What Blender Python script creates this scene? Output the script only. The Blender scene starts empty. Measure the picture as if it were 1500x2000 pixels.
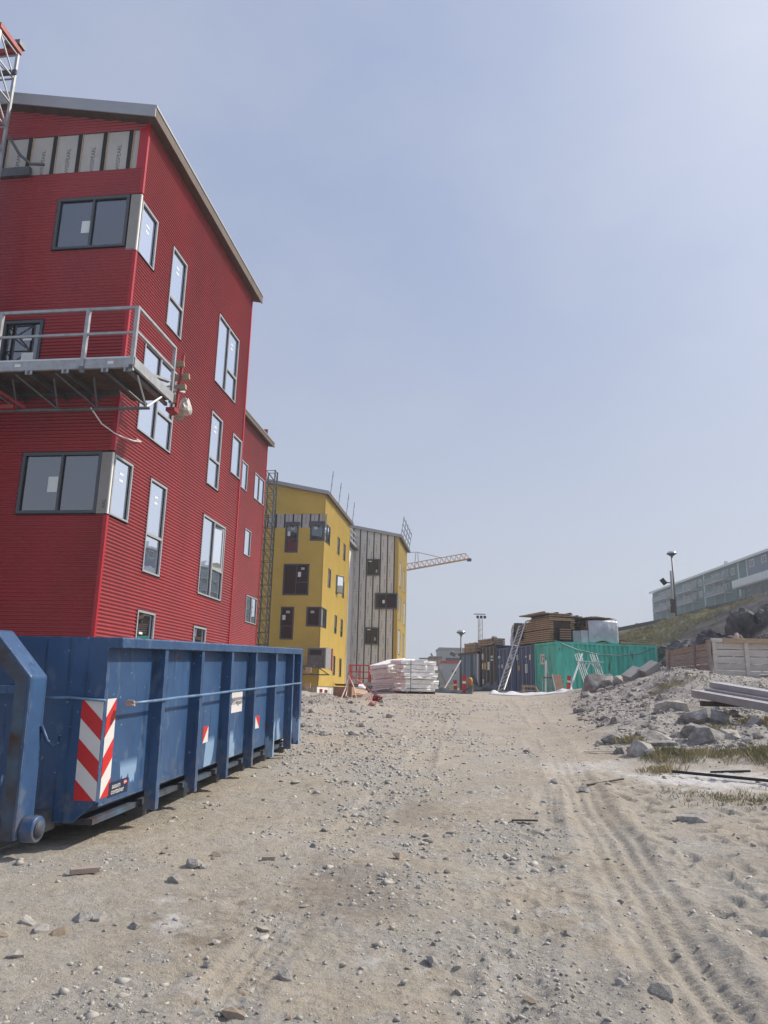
import bpy, bmesh, math, random
import numpy as np
from mathutils import Vector, Matrix, Euler, noise as mnoise

random.seed(7)
rng = np.random.default_rng(7)
scene = bpy.context.scene
COL = scene.collection
R = math.radians

# ------------------------------------------------------------------ camera
EYE = 1.6
PITCH, ROLL, FPX = 0.2325, 0.02324, 1484.0
cam_data = bpy.data.cameras.new('camera')
cam = bpy.data.objects.new('camera', cam_data)
COL.objects.link(cam)
fwd = Vector((0, math.cos(PITCH), math.sin(PITCH)))
rgt = Vector((1, 0, 0))
upv = rgt.cross(fwd)
r2 = rgt * math.cos(ROLL) + upv * math.sin(ROLL)
u2 = -rgt * math.sin(ROLL) + upv * math.cos(ROLL)
mw = Matrix((r2, u2, -fwd)).transposed().to_4x4()
mw.translation = (0, 0, EYE)
cam.matrix_world = mw
cam_data.sensor_fit = 'VERTICAL'
cam_data.sensor_height = 24.0
cam_data.lens = FPX / 2000.0 * 24.0
cam_data.clip_start = 0.05
cam_data.clip_end = 3000
scene.camera = cam

# ------------------------------------------------------------------ light
SUN_AZ, SUN_EL = R(71), R(42)      # azimuth clockwise from +Y
sun_dir = Vector((math.cos(SUN_EL) * math.sin(SUN_AZ), math.cos(SUN_EL) * math.cos(SUN_AZ), math.sin(SUN_EL)))
world = bpy.data.worlds.new('World')
scene.world = world
world.use_nodes = True
nt = world.node_tree
nt.nodes.clear()
wo = nt.nodes.new('ShaderNodeOutputWorld')
bg = nt.nodes.new('ShaderNodeBackground')
sky = nt.nodes.new('ShaderNodeTexSky')
sky.sky_type = 'NISHITA'
sky.sun_disc = False
sky.sun_elevation = SUN_EL
sky.sun_rotation = SUN_AZ
sky.air_density = 1.2
sky.dust_density = 3.0
sky.ozone_density = 2.0
bg.inputs['Strength'].default_value = 0.1
# a thin even overcast veil in front of the blue: pale at the horizon, bluer overhead, brighter towards the sun
tc = nt.nodes.new('ShaderNodeTexCoord')
sp = nt.nodes.new('ShaderNodeSeparateXYZ')
nt.links.new(tc.outputs['Generated'], sp.inputs[0])
rp = nt.nodes.new('ShaderNodeValToRGB')
rp.color_ramp.interpolation = 'EASE'
e = rp.color_ramp.elements
e[0].position = 0.0; e[0].color = (6.0, 6.5, 7.6, 1)
e[1].position = 1.0; e[1].color = (3.2, 4.0, 6.4, 1)
m_ = e.new(0.62); m_.color = (3.75, 4.55, 6.7, 1)
nt.links.new(sp.outputs['Z'], rp.inputs[0])
dt = nt.nodes.new('ShaderNodeVectorMath'); dt.operation = 'DOT_PRODUCT'
nt.links.new(tc.outputs['Generated'], dt.inputs[0])
dt.inputs[1].default_value = sun_dir
pw = nt.nodes.new('ShaderNodeMath'); pw.operation = 'POWER'; pw.use_clamp = True
mx0 = nt.nodes.new('ShaderNodeMath'); mx0.operation = 'MAXIMUM'; mx0.inputs[1].default_value = 0
nt.links.new(dt.outputs['Value'], mx0.inputs[0])
nt.links.new(mx0.outputs[0], pw.inputs[0]); pw.inputs[1].default_value = 6.0
nz = nt.nodes.new('ShaderNodeTexNoise'); nz.inputs['Scale'].default_value = 1.6; nz.inputs['Detail'].default_value = 3
nt.links.new(tc.outputs['Generated'], nz.inputs['Vector'])
glow = nt.nodes.new('ShaderNodeMix'); glow.data_type = 'RGBA'; glow.blend_type = 'ADD'
glow.inputs['B'].default_value = (5.0, 4.8, 4.5, 1)
gm = nt.nodes.new('ShaderNodeMath'); gm.operation = 'MULTIPLY'
nt.links.new(pw.outputs[0], gm.inputs[0])
mr = nt.nodes.new('ShaderNodeMapRange'); mr.inputs['From Min'].default_value = .3; mr.inputs['From Max'].default_value = .7
mr.inputs['To Min'].default_value = .7; mr.inputs['To Max'].default_value = 1.2
nt.links.new(nz.outputs['Fac'], mr.inputs[0]); nt.links.new(mr.outputs[0], gm.inputs[1])
nt.links.new(gm.outputs[0], glow.inputs['Factor'])
veil = nt.nodes.new('ShaderNodeTexNoise'); veil.inputs['Scale'].default_value = 2.3; veil.inputs['Detail'].default_value = 5; veil.inputs['Roughness'].default_value = .55
vmap = nt.nodes.new('ShaderNodeMapping'); vmap.inputs['Scale'].default_value = (1, 1, 1.8); vmap.inputs['Rotation'].default_value = (.3, .5, 0)
nt.links.new(tc.outputs['Generated'], vmap.inputs[0]); nt.links.new(vmap.outputs[0], veil.inputs['Vector'])
vr = nt.nodes.new('ShaderNodeMapRange'); vr.inputs['From Min'].default_value = .35; vr.inputs['From Max'].default_value = .68; vr.inputs['To Min'].default_value = 0; vr.inputs['To Max'].default_value = .5
nt.links.new(veil.outputs['Fac'], vr.inputs[0])
vm = nt.nodes.new('ShaderNodeMix'); vm.data_type = 'RGBA'; vm.inputs['B'].default_value = (5.9, 6.25, 7.3, 1)
nt.links.new(vr.outputs[0], vm.inputs['Factor']); nt.links.new(rp.outputs[0], vm.inputs['A'])
nt.links.new(vm.outputs['Result'], glow.inputs['A'])
mixs = nt.nodes.new('ShaderNodeMix'); mixs.data_type = 'RGBA'
mixs.inputs['Factor'].default_value = 0.85
nt.links.new(sky.outputs[0], mixs.inputs['A'])
nt.links.new(glow.outputs['Result'], mixs.inputs['B'])
nt.links.new(mixs.outputs['Result'], bg.inputs['Color'])
nt.links.new(bg.outputs[0], wo.inputs[0])

sd = bpy.data.lights.new('sun', 'SUN')
sd.energy = 4.7
sd.angle = R(2.5)
sd.color = (1.0, 0.91, 0.79)
so = bpy.data.objects.new('sun', sd)
COL.objects.link(so)
so.rotation_euler = (-sun_dir).to_track_quat('-Z', 'Y').to_euler()
scene.view_settings.view_transform = 'Standard'
scene.view_settings.look = 'None'
scene.view_settings.exposure = 0.0
scene.view_settings.gamma = 1.0
scene.render.engine = 'CYCLES'
scene.cycles.max_bounces = 6
scene.cycles.volume_bounces = 0
scene.cycles.use_denoising = True

# ------------------------------------------------------------------ materials
MATS = {}
def mat(name, col, rough=0.6, metal=0.0, var=0.12, scale=4.0, bump=0.0, bscale=40.0, spec=0.5, col2=None, streak=None, detail=5.0):
    """Procedural principled material: base colour broken up by noise, optional second colour in patches, optional bump."""
    if name in MATS: return MATS[name]
    m = bpy.data.materials.new(name); m.use_nodes = True
    n = m.node_tree; b = n.nodes['Principled BSDF']
    t = n.nodes.new('ShaderNodeTexCoord')
    mp = n.nodes.new('ShaderNodeMapping')
    if streak: mp.inputs['Scale'].default_value = streak
    n.links.new(t.outputs['Object'], mp.inputs[0])
    no = n.nodes.new('ShaderNodeTexNoise'); no.inputs['Scale'].default_value = scale; no.inputs['Detail'].default_value = detail
    no.inputs['Roughness'].default_value = .6
    n.links.new(mp.outputs[0], no.inputs['Vector'])
    cr = n.nodes.new('ShaderNodeValToRGB')
    c = Vector(col)
    lo = c * (1 - var); hi = c * (1 + var)
    if col2: hi = Vector(col2)
    cr.color_ramp.elements[0].position = .32; cr.color_ramp.elements[0].color = (*lo, 1)
    cr.color_ramp.elements[1].position = .68; cr.color_ramp.elements[1].color = (*hi, 1)
    n.links.new(no.outputs['Fac'], cr.inputs[0])
    n.links.new(cr.outputs[0], b.inputs['Base Color'])
    b.inputs['Roughness'].default_value = rough
    b.inputs['Metallic'].default_value = metal
    b.inputs['Specular IOR Level'].default_value = spec
    if bump:
        bn = n.nodes.new('ShaderNodeTexNoise'); bn.inputs['Scale'].default_value = bscale; bn.inputs['Detail'].default_value = 6
        n.links.new(t.outputs['Object'], bn.inputs['Vector'])
        bu = n.nodes.new('ShaderNodeBump'); bu.inputs['Strength'].default_value = bump; bu.inputs['Distance'].default_value = 0.02
        n.links.new(bn.outputs['Fac'], bu.inputs['Height'])
        n.links.new(bu.outputs[0], b.inputs['Normal'])
    MATS[name] = m
    return m

def mat_glass(name, tint, ior, rough=0.01, see=0.0):
    """Coated double glazing: fresnel mirror over a dark (or partly see-through) room."""
    m = bpy.data.materials.new(name); m.use_nodes = True
    n = m.node_tree; n.nodes.clear()
    o = n.nodes.new('ShaderNodeOutputMaterial')
    df = n.nodes.new('ShaderNodeBsdfDiffuse'); df.inputs[0].default_value = (*tint, 1)
    gl = n.nodes.new('ShaderNodeBsdfGlossy'); gl.inputs[0].default_value = (.93, .96, 1, 1); gl.inputs['Roughness'].default_value = rough
    fr = n.nodes.new('ShaderNodeFresnel'); fr.inputs[0].default_value = ior
    t = n.nodes.new('ShaderNodeTexCoord'); no = n.nodes.new('ShaderNodeTexNoise'); no.inputs['Scale'].default_value = 1.3
    n.links.new(t.outputs['Object'], no.inputs['Vector'])
    bu = n.nodes.new('ShaderNodeBump'); bu.inputs['Strength'].default_value = .07; bu.inputs['Distance'].default_value = .02
    n.links.new(no.outputs['Fac'], bu.inputs['Height']); n.links.new(bu.outputs[0], gl.inputs['Normal'])
    mx = n.nodes.new('ShaderNodeMixShader')
    n.links.new(fr.outputs[0], mx.inputs[0]); n.links.new(df.outputs[0], mx.inputs[1]); n.links.new(gl.outputs[0], mx.inputs[2])
    if see > 0:
        tr = n.nodes.new('ShaderNodeBsdfTransparent'); tr.inputs[0].default_value = (.8, .87, .86, 1)
        ms = n.nodes.new('ShaderNodeMixShader'); ms.inputs[0].default_value = see
        n.links.new(df.outputs[0], ms.inputs[1]); n.links.new(tr.outputs[0], ms.inputs[2]); n.links.new(ms.outputs[0], mx.inputs[1])
    n.links.new(mx.outputs[0], o.inputs[0])
    MATS[name] = m
    return m

red_clad = mat('red_cladding', (.29, .006, .013), .40, var=.16, scale=.7, spec=.5, streak=(1, 1, .5))
rb_ = red_clad.node_tree.nodes['Principled BSDF']; rb_.inputs['Coat Weight'].default_value = .32; rb_.inputs['Coat Roughness'].default_value = .42; rb_.inputs['Coat IOR'].default_value = 1.8
red_trim = mat('red_trim', (.42, .012, .022), .38, var=.06)
yel_clad = mat('yellow_cladding', (.62, .45, .09), .42, var=.07, scale=.8)
yel_trim = mat('yellow_trim', (.46, .31, .06), .4, var=.05)
fascia_m = mat('grey_fascia', (.36, .365, .38), .45, metal=.3, var=.06, scale=1.5)
roof_m = mat('roof_felt', (.09, .09, .095), .8, var=.2, bump=.3)
soffit_m = mat('soffit_timber', (.10, .074, .055), .7, var=.25, scale=3, streak=(8, 1, 1))
frame_m = mat('window_frame_grey', (.075, .08, .09), .4, var=.06)
frame_lt = mat('window_frame_light', (.36, .375, .40), .35, var=.06)
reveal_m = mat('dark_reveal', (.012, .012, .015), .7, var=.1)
panel_m = mat('backing_board', (.46, .44, .41), .75, var=.07, scale=2.5, bump=.15, bscale=12, detail=8)
board_dk = mat('dark_backing_board', (.30, .285, .265), .8, var=.1, scale=2)
panel_gm = mat('grey_board', (.62, .595, .56), .8, var=.08, scale=1.2, streak=(1, 1, .3))
batten_m = mat('black_batten', (.012, .011, .014), .65, var=.2)
batten_wood = mat('batten_timber', (.50, .36, .22), .7, var=.2, scale=8)
print_m = mat('grey_print', (.10, .10, .105), .7, var=.1)
white_m = mat('white_board', (.72, .70, .66), .7, var=.06, scale=2.5)
paper_m = mat('paper', (.72, .76, .74), .7, var=.04)
steel_m = mat('galvanised_steel', (.36, .37, .38), .45, metal=.3, var=.18, scale=6)
steel_dk = mat('dark_steel', (.13, .135, .14), .5, metal=.5, var=.25, scale=5)
alu_m = mat('bright_aluminium', (.60, .61, .62), .4, metal=.2, var=.1, scale=8)
alu_white = mat('mill_aluminium', (.72, .73, .74), .4, metal=.25, var=.08)
red_dull = mat('faded_red', (.30, .035, .035), .55, var=.25, scale=9)
red_paint = mat('red_paint', (.52, .02, .025), .45, var=.15, scale=9)
black_m = mat('black_plastic', (.012, .012, .014), .45, var=.3)
wood_m = mat('weathered_timber', (.32, .245, .17), .8, var=.3, scale=3, streak=(1, 1, 8), bump=.3, bscale=25)
wood_new = mat('fresh_timber', (.46, .34, .21), .7, var=.18, scale=4, streak=(1, 8, 8))
wood_end = mat('timber_boards', (.43, .31, .19), .75, var=.25, scale=2, streak=(1, 6, 6))
wood_grey = mat('grey_timber', (.33, .27, .235), .85, var=.22, scale=2.0, streak=(1, 1, 7), bump=.4, bscale=18)
wood_pale = mat('pale_lit_timber', (.62, .57, .51), .85, var=.16, scale=2.0, streak=(1, 1, 7), bump=.4, bscale=18)  # pale wood, colour raised to give the bay front a lit look
wood_pale2 = mat('pale_lit_timber_tan', (.54, .49, .43), .85, var=.2, scale=2.4, streak=(1, 1, 7), bump=.4, bscale=18)  # tan variant, same lit look in its colour
wood_dark = mat('dark_timber', (.085, .06, .045), .85, var=.35, scale=3)
ply_m = mat('plywood', (.47, .36, .25), .7, var=.15, scale=3)
card_m = mat('cardboard', (.36, .235, .15), .85, var=.12, scale=4)
card_lt = mat('pale_cardboard', (.50, .33, .22), .85, var=.1, scale=4)
eps_m = mat('white_foam', (.90, .90, .88), .8, var=.05, scale=6, bump=.25, bscale=60)
eps_b = mat('foam_edge', (.50, .43, .36), .85, var=.12, scale=5, bump=.3, bscale=60)
tarp_silver = mat('silver_tarpaulin', (.50, .53, .58), .4, metal=.1, var=.12, scale=3, bump=.5, bscale=6)
tarp_black = mat('black_tarpaulin', (.02, .021, .024), .45, var=.4, scale=3, bump=.5, bscale=6)
sheet_white = mat('white_sheeting', (.75, .75, .75), .5, var=.06, bump=.4, bscale=8)
net_orange = mat('orange_netting', (.45, .10, .035), .7, var=.3, scale=8)
grass_m = mat('grass_blades', (.24, .235, .105), .8, var=.35, scale=1.3, col2=(.44, .37, .21))
concrete_m = mat('concrete', (.36, .36, .345), .85, var=.14, scale=2, bump=.2)
white_conc = mat('white_plinth', (.68, .68, .66), .8, var=.07, scale=2)
rock_m = mat('grey_rock', (.23, .22, .205), .92, var=.4, scale=2.6, bump=1.0, bscale=9, col2=(.40, .385, .36), detail=10)
rock_lt = mat('pale_rock', (.38, .36, .33), .92, var=.3, scale=3, bump=.9, bscale=12, detail=10)
rock_dk = mat('dark_rock', (.055, .055, .06), .85, var=.4, scale=1.2, bump=.9, bscale=8, col2=(.16, .155, .16), detail=9)
stone_m = mat('crushed_stone', (.42, .395, .355), .9, var=.28, scale=1.6, bump=.5, bscale=60)
stone_br = mat('brown_stone', (.33, .265, .20), .9, var=.2, scale=2, bump=.5, bscale=60)
sticker_w = mat('white_vinyl', (.70, .68, .66), .35, var=.04)
sticker_r = mat('red_vinyl', (.58, .022, .022), .35, var=.06)
yellow_paint = mat('yellow_paint', (.55, .36, .02), .5, var=.12)
orange_paint = mat('orange_paint', (.42, .20, .03), .5, var=.2)
glass_side = mat_glass('coated_glazing', (.045, .055, .055), 2.6)
glass_front = mat_glass('clear_glazing', (.018, .02, .022), 2.9, see=.9)
glass_dark = mat_glass('dark_glazing', (.02, .018, .018), 1.5)
glass_cool = mat_glass('cool_glazing', (.03, .038, .045), 2.3)
room_m = mat('room_plaster', (.6, .61, .6), .9, var=.05)
green_house = mat('green_boards', (.022, .12, .095), .7, var=.12, scale=1)
blue_house = mat('slate_boards', (.12, .14, .20), .7, var=.1, scale=1)
grey_house = mat('pale_boards', (.42, .42, .42), .75, var=.06)
globe_m = mat('lamp_globe', (.62, .64, .66), .12, metal=.7, var=.05)

def paint_blue():
    """Dumpster paint: worn blue with paler sun-bleached scrapes low down and dark runs; all in object space."""
    m = bpy.data.materials.new('dumpster_blue'); m.use_nodes = True
    n = m.node_tree; b = n.nodes['Principled BSDF']
    t = n.nodes.new('ShaderNodeTexCoord')
    def noise(scale, det, sc=(1, 1, 1)):
        mp = n.nodes.new('ShaderNodeMapping'); mp.inputs['Scale'].default_value = sc
        n.links.new(t.outputs['Object'], mp.inputs[0])
        no = n.nodes.new('ShaderNodeTexNoise'); no.inputs['Scale'].default_value = scale; no.inputs['Detail'].default_value = det
        n.links.new(mp.outputs[0], no.inputs['Vector']); return no.outputs['Fac']
    def ramp(f, a, bb, c0, c1):
        r = n.nodes.new('ShaderNodeValToRGB'); r.color_ramp.elements[0].position = a; r.color_ramp.elements[1].position = bb
        r.color_ramp.elements[0].color = (*c0, 1); r.color_ramp.elements[1].color = (*c1, 1); n.links.new(f, r.inputs[0]); return r.outputs[0]
    def mixc(f, a, c):
        x = n.nodes.new('ShaderNodeMix'); x.data_type = 'RGBA'
        n.links.new(f, x.inputs['Factor']); n.links.new(a, x.inputs['A'])
        x.inputs['B'].default_value = (*c, 1); return x.outputs['Result']
    base = ramp(noise(1.4, 6), .3, .75, (.027, .068, .160), (.046, .110, .235))
    run = ramp(noise(3.0, 4, (6, 6, .45)), .57, .74, (0, 0, 0), (.75, .75, .75))
    c = mixc(run, base, (.013, .026, .056))
    c = mixc(ramp(noise(7, 8, (1, 1, .5)), .60, .66, (0, 0, 0), (.55, .55, .55)), c, (.095, .15, .23))
    # chipped spots
    sp_ = ramp(noise(16, 6), .68, .72, (0, 0, 0), (.8, .8, .8))
    c = mixc(sp_, c, (.16, .26, .40))
    # pale scrapes, only low on the sides
    s = n.nodes.new('ShaderNodeSeparateXYZ'); n.links.new(t.outputs['Object'], s.inputs[0])
    lowm = n.nodes.new('ShaderNodeMapRange'); lowm.inputs['From Min'].default_value = .85; lowm.inputs['From Max'].default_value = .3
    n.links.new(s.outputs['Z'], lowm.inputs[0])
    sc = ramp(noise(1.9, 5, (1, 1, .35)), .54, .58, (0, 0, 0), (1, 1, 1))
    mu = n.nodes.new('ShaderNodeMath'); mu.operation = 'MULTIPLY'; n.links.new(lowm.outputs[0], mu.inputs[0]); n.links.new(sc, mu.inputs[1])
    th = n.nodes.new('ShaderNodeMapRange'); th.inputs['From Min'].default_value = .45; th.inputs['From Max'].default_value = .6; n.links.new(mu.outputs[0], th.inputs[0])
    c = mixc(th.outputs[0], c, (.23, .36, .53))
    mud = n.nodes.new('ShaderNodeMapRange'); mud.inputs['From Min'].default_value = .55; mud.inputs['From Max'].default_value = .05; n.links.new(s.outputs['Z'], mud.inputs[0])
    mm = n.nodes.new('ShaderNodeMath'); mm.operation = 'MULTIPLY'; n.links.new(mud.outputs[0], mm.inputs[0]); n.links.new(ramp(noise(9, 8), .45, .75, (0, 0, 0), (1, 1, 1)), mm.inputs[1])
    c = mixc(mm.outputs[0], c, (.20, .17, .13))
    c = mixc(ramp(noise(5, 10), .70, .73, (0, 0, 0), (.9, .9, .9)), c, (.10, .045, .02))
    bv = n.nodes.new('ShaderNodeBevel'); bv.samples = 4; bv.inputs['Radius'].default_value = .014
    ge = n.nodes.new('ShaderNodeNewGeometry'); dp = n.nodes.new('ShaderNodeVectorMath'); dp.operation = 'DOT_PRODUCT'
    n.links.new(bv.outputs[0], dp.inputs[0]); n.links.new(ge.outputs['Normal'], dp.inputs[1])
    em = n.nodes.new('ShaderNodeMapRange'); em.inputs['From Min'].default_value = .985; em.inputs['From Max'].default_value = .93; n.links.new(dp.outputs['Value'], em.inputs[0])
    e2 = n.nodes.new('ShaderNodeMath'); e2.operation = 'MULTIPLY'; n.links.new(em.outputs[0], e2.inputs[0]); n.links.new(ramp(noise(11, 6), .40, .58, (0, 0, 0), (.9, .9, .9)), e2.inputs[1])
    c = mixc(e2.outputs[0], c, (.20, .26, .33))
    n.links.new(c, b.inputs['Base Color'])
    b.inputs['Roughness'].default_value = .42
    b.inputs['Specular IOR Level'].default_value = .4
    bn = n.nodes.new('ShaderNodeBump'); bn.inputs['Strength'].default_value = .35; bn.inputs['Distance'].default_value = .05
    n.links.new(noise(2.5, 4), bn.inputs['Height']); n.links.new(bn.outputs[0], b.inputs['Normal'])
    MATS['dumpster_blue'] = m
    return m
blue_m = paint_blue()
blue_lt = mat('worn_blue', (.11, .20, .34), .4, var=.3, scale=4)
rust_m = mat('rusty_steel', (.10, .055, .035), .7, var=.5, scale=5, col2=(.06, .11, .17))

def corroded(name, base, rust=(.13, .05, .02), amount=.62):
    m = bpy.data.materials.new(name); m.use_nodes = True
    n = m.node_tree; b = n.nodes['Principled BSDF']
    t = n.nodes.new('ShaderNodeTexCoord')
    a = n.nodes.new('ShaderNodeTexNoise'); a.inputs['Scale'].default_value = 1.1; a.inputs['Detail'].default_value = 6
    mp = n.nodes.new('ShaderNodeMapping'); mp.inputs['Scale'].default_value = (3, 3, .6)
    n.links.new(t.outputs['Object'], mp.inputs[0]); n.links.new(mp.outputs[0], a.inputs['Vector'])
    r = n.nodes.new('ShaderNodeValToRGB'); r.color_ramp.elements[0].position = .3; r.color_ramp.elements[1].position = .7
    r.color_ramp.elements[0].color = (*(Vector(base) * .8), 1); r.color_ramp.elements[1].color = (*(Vector(base) * 1.18), 1)
    n.links.new(a.outputs['Fac'], r.inputs[0])
    s = n.nodes.new('ShaderNodeTexNoise'); s.inputs['Scale'].default_value = 2.0; s.inputs['Detail'].default_value = 8
    n.links.new(mp.outputs[0], s.inputs['Vector'])
    q = n.nodes.new('ShaderNodeValToRGB'); q.color_ramp.elements[0].position = amount; q.color_ramp.elements[1].position = amount + .08
    n.links.new(s.outputs['Fac'], q.inputs[0])
    x = n.nodes.new('ShaderNodeMix'); x.data_type = 'RGBA'
    n.links.new(q.outputs[0], x.inputs['Factor']); n.links.new(r.outputs[0], x.inputs['A']); x.inputs['B'].default_value = (*rust, 1)
    n.links.new(x.outputs['Result'], b.inputs['Base Color']); b.inputs['Roughness'].default_value = .55
    MATS[name] = m
    return m
cont_green = corroded('container_green', (.10, .58, .45))
cont_navy = corroded('container_navy', (.055, .105, .225), amount=.7)
cont_black = corroded('container_black', (.04, .045, .062), amount=.66)
cont_blue = corroded('container_blue', (.10, .22, .37), amount=.64)

# ------------------------------------------------------------------ mesh helpers
class MB:
    def __init__(s, f=None): s.v = []; s.f = []; s.map = f; s.sm = []
    def add(s, vs, fs, smooth=False):
        o = len(s.v)
        s.v += [tuple(s.map(*p)) if s.map else tuple(p) for p in vs]
        s.f += [tuple(o + i for i in q) for q in fs]
        s.sm += [smooth] * len(fs)
        return s
    def box(s, a, b):
        x0, y0, z0 = a; x1, y1, z1 = b
        return s.add([(x0, y0, z0), (x1, y0, z0), (x1, y1, z0), (x0, y1, z0), (x0, y0, z1), (x1, y0, z1), (x1, y1, z1), (x0, y1, z1)],
                     [(0, 3, 2, 1), (4, 5, 6, 7), (0, 1, 5, 4), (1, 2, 6, 5), (2, 3, 7, 6), (3, 0, 4, 7)])
    def beam(s, p, q, w, h, up=(0, 0, 1)):
        p, q = Vector(p), Vector(q); d = (q - p).normalized(); u = Vector(up)
        if abs(d.dot(u)) > .98: u = Vector((0, 1, 0))
        a = d.cross(u).normalized() * w / 2; b = a.cross(d).normalized() * h / 2
        return s.add([p - a - b, p + a - b, p + a + b, p - a + b, q - a - b, q + a - b, q + a + b, q - a + b],
                     [(0, 3, 2, 1), (4, 5, 6, 7), (0, 1, 5, 4), (1, 2, 6, 5), (2, 3, 7, 6), (3, 0, 4, 7)])
    def tube(s, pts, r, n=8, cap=True):
        pts = [Vector(p) for p in pts]; vs = []; fs = []
        for i, p in enumerate(pts):
            d = (pts[min(i + 1, len(pts) - 1)] - pts[max(i - 1, 0)]).normalized()
            u = Vector((0, 0, 1)) if abs(d.z) < .95 else Vector((1, 0, 0))
            a = d.cross(u).normalized(); b = a.cross(d).normalized()
            rr = r[i] if isinstance(r, (list, tuple)) else r
            for k in range(n):
                t = 2 * math.pi * k / n; vs.append(p + a * math.cos(t) * rr + b * math.sin(t) * rr)
        for i in range(len(pts) - 1):
            for k in range(n): fs.append((i * n + k, i * n + (k + 1) % n, (i + 1) * n + (k + 1) % n, (i + 1) * n + k))
        if cap: fs += [tuple(range(n - 1, -1, -1)), tuple((len(pts) - 1) * n + k for k in range(n))]
        return s.add(vs, fs, smooth=n > 6)
    def lathe(s, prof, n=16, c=(0, 0, 0)):
        vs = [(c[0] + r * math.cos(2 * math.pi * k / n), c[1] + r * math.sin(2 * math.pi * k / n), c[2] + z) for r, z in prof for k in range(n)]
        fs = [(i * n + k, i * n + (k + 1) % n, (i + 1) * n + (k + 1) % n, (i + 1) * n + k) for i in range(len(prof) - 1) for k in range(n)]
        return s.add(vs, fs, smooth=True)
    def mesh(s, name):
        me = bpy.data.meshes.new(name); me.from_pydata([tuple(v) for v in s.v], [], s.f); me.update()
        if any(s.sm): me.polygons.foreach_set('use_smooth', s.sm)
        return me
    def build(s, name, m, parent=None):
        return link(name, s.mesh(name), m, parent)

def link(name, me, m=None, parent=None):
    o = bpy.data.objects.new(name, me); COL.objects.link(o)
    if m is not None and not me.materials: me.materials.append(m)
    if parent is not None: o.parent = parent
    return o
def tag(o, label, cat, group=None, kind=None):
    o['label'] = label
    if cat: o['category'] = cat
    if group: o['group'] = group
    if kind: o['kind'] = kind
    return o
def thing(name, label, cat, loc=(0, 0, 0), rz=0.0, group=None, rot=None):
    o = bpy.data.objects.new(name, None); COL.objects.link(o)
    o.location = loc; o.rotation_euler = rot if rot else (0, 0, rz); o.empty_display_size = .2
    return tag(o, label, cat, group)
def structure(o): o['kind'] = 'structure'; return o
def copy_tree(o, parent=None):
    c = o.copy(); COL.objects.link(c); c.parent = parent
    for ch in o.children: copy_tree(ch, c)
    return c
TEXT = {}
def text_mesh(body, size):
    k = (body, size)
    if k not in TEXT:
        cu = bpy.data.curves.new('lettering', 'FONT'); cu.body = body; cu.size = size; cu.align_x = 'CENTER'; cu.align_y = 'CENTER'
        cu.extrude = 0.0008; cu.resolution_u = 3
        t = bpy.data.objects.new('tmp', cu); COL.objects.link(t)
        me = bpy.data.meshes.new_from_object(t.evaluated_get(bpy.context.evaluated_depsgraph_get()))
        bpy.data.objects.remove(t); me.name = 'lettering'; TEXT[k] = me
    return TEXT[k]
def lettering(body, size, m, parent, origin, xdir, ydir, name='lettering'):
    """Text lying in the plane (xdir, ydir), centred on origin."""
    me = text_mesh(body, size)
    o = link(name, me, m, parent)
    x = Vector(xdir).normalized(); y = Vector(ydir).normalized(); z = x.cross(y)
    mm = Matrix((x, y, z)).transposed().to_4x4(); mm.translation = origin
    o.matrix_local = mm
    return o

# ------------------------------------------------------------------ terrain
def _hash(ix, iy, s):
    h = (ix.astype(np.int64) * 374761393 + iy.astype(np.int64) * 668265263 + s * 144665) & 0xffffffff
    h = ((h ^ (h >> 13)) * 1274126177) & 0xffffffff
    return ((h ^ (h >> 16)) & 0xffff) / 65535.0
def vnoise(x, y, s=0):
    ix = np.floor(x); iy = np.floor(y); fx = x - ix; fy = y - iy
    fx = fx * fx * (3 - 2 * fx); fy = fy * fy * (3 - 2 * fy)
    a = _hash(ix, iy, s); b = _hash(ix + 1, iy, s); c = _hash(ix, iy + 1, s); d = _hash(ix + 1, iy + 1, s)
    return (a * (1 - fx) + b * fx) * (1 - fy) + (c * (1 - fx) + d * fx) * fy
def fbm(x, y, f, o=4, s=0):
    t = 0; a = 1; n = 0
    for k in range(o):
        t = t + a * (vnoise(x * f, y * f, s + k) - .5); n += a; a *= .55; f *= 2.1
    return t / n
def sstep(a, b, x):
    t = np.clip((x - a) / (b - a), 0, 1); return t * t * (3 - 2 * t)
SL = 0.043
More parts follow.
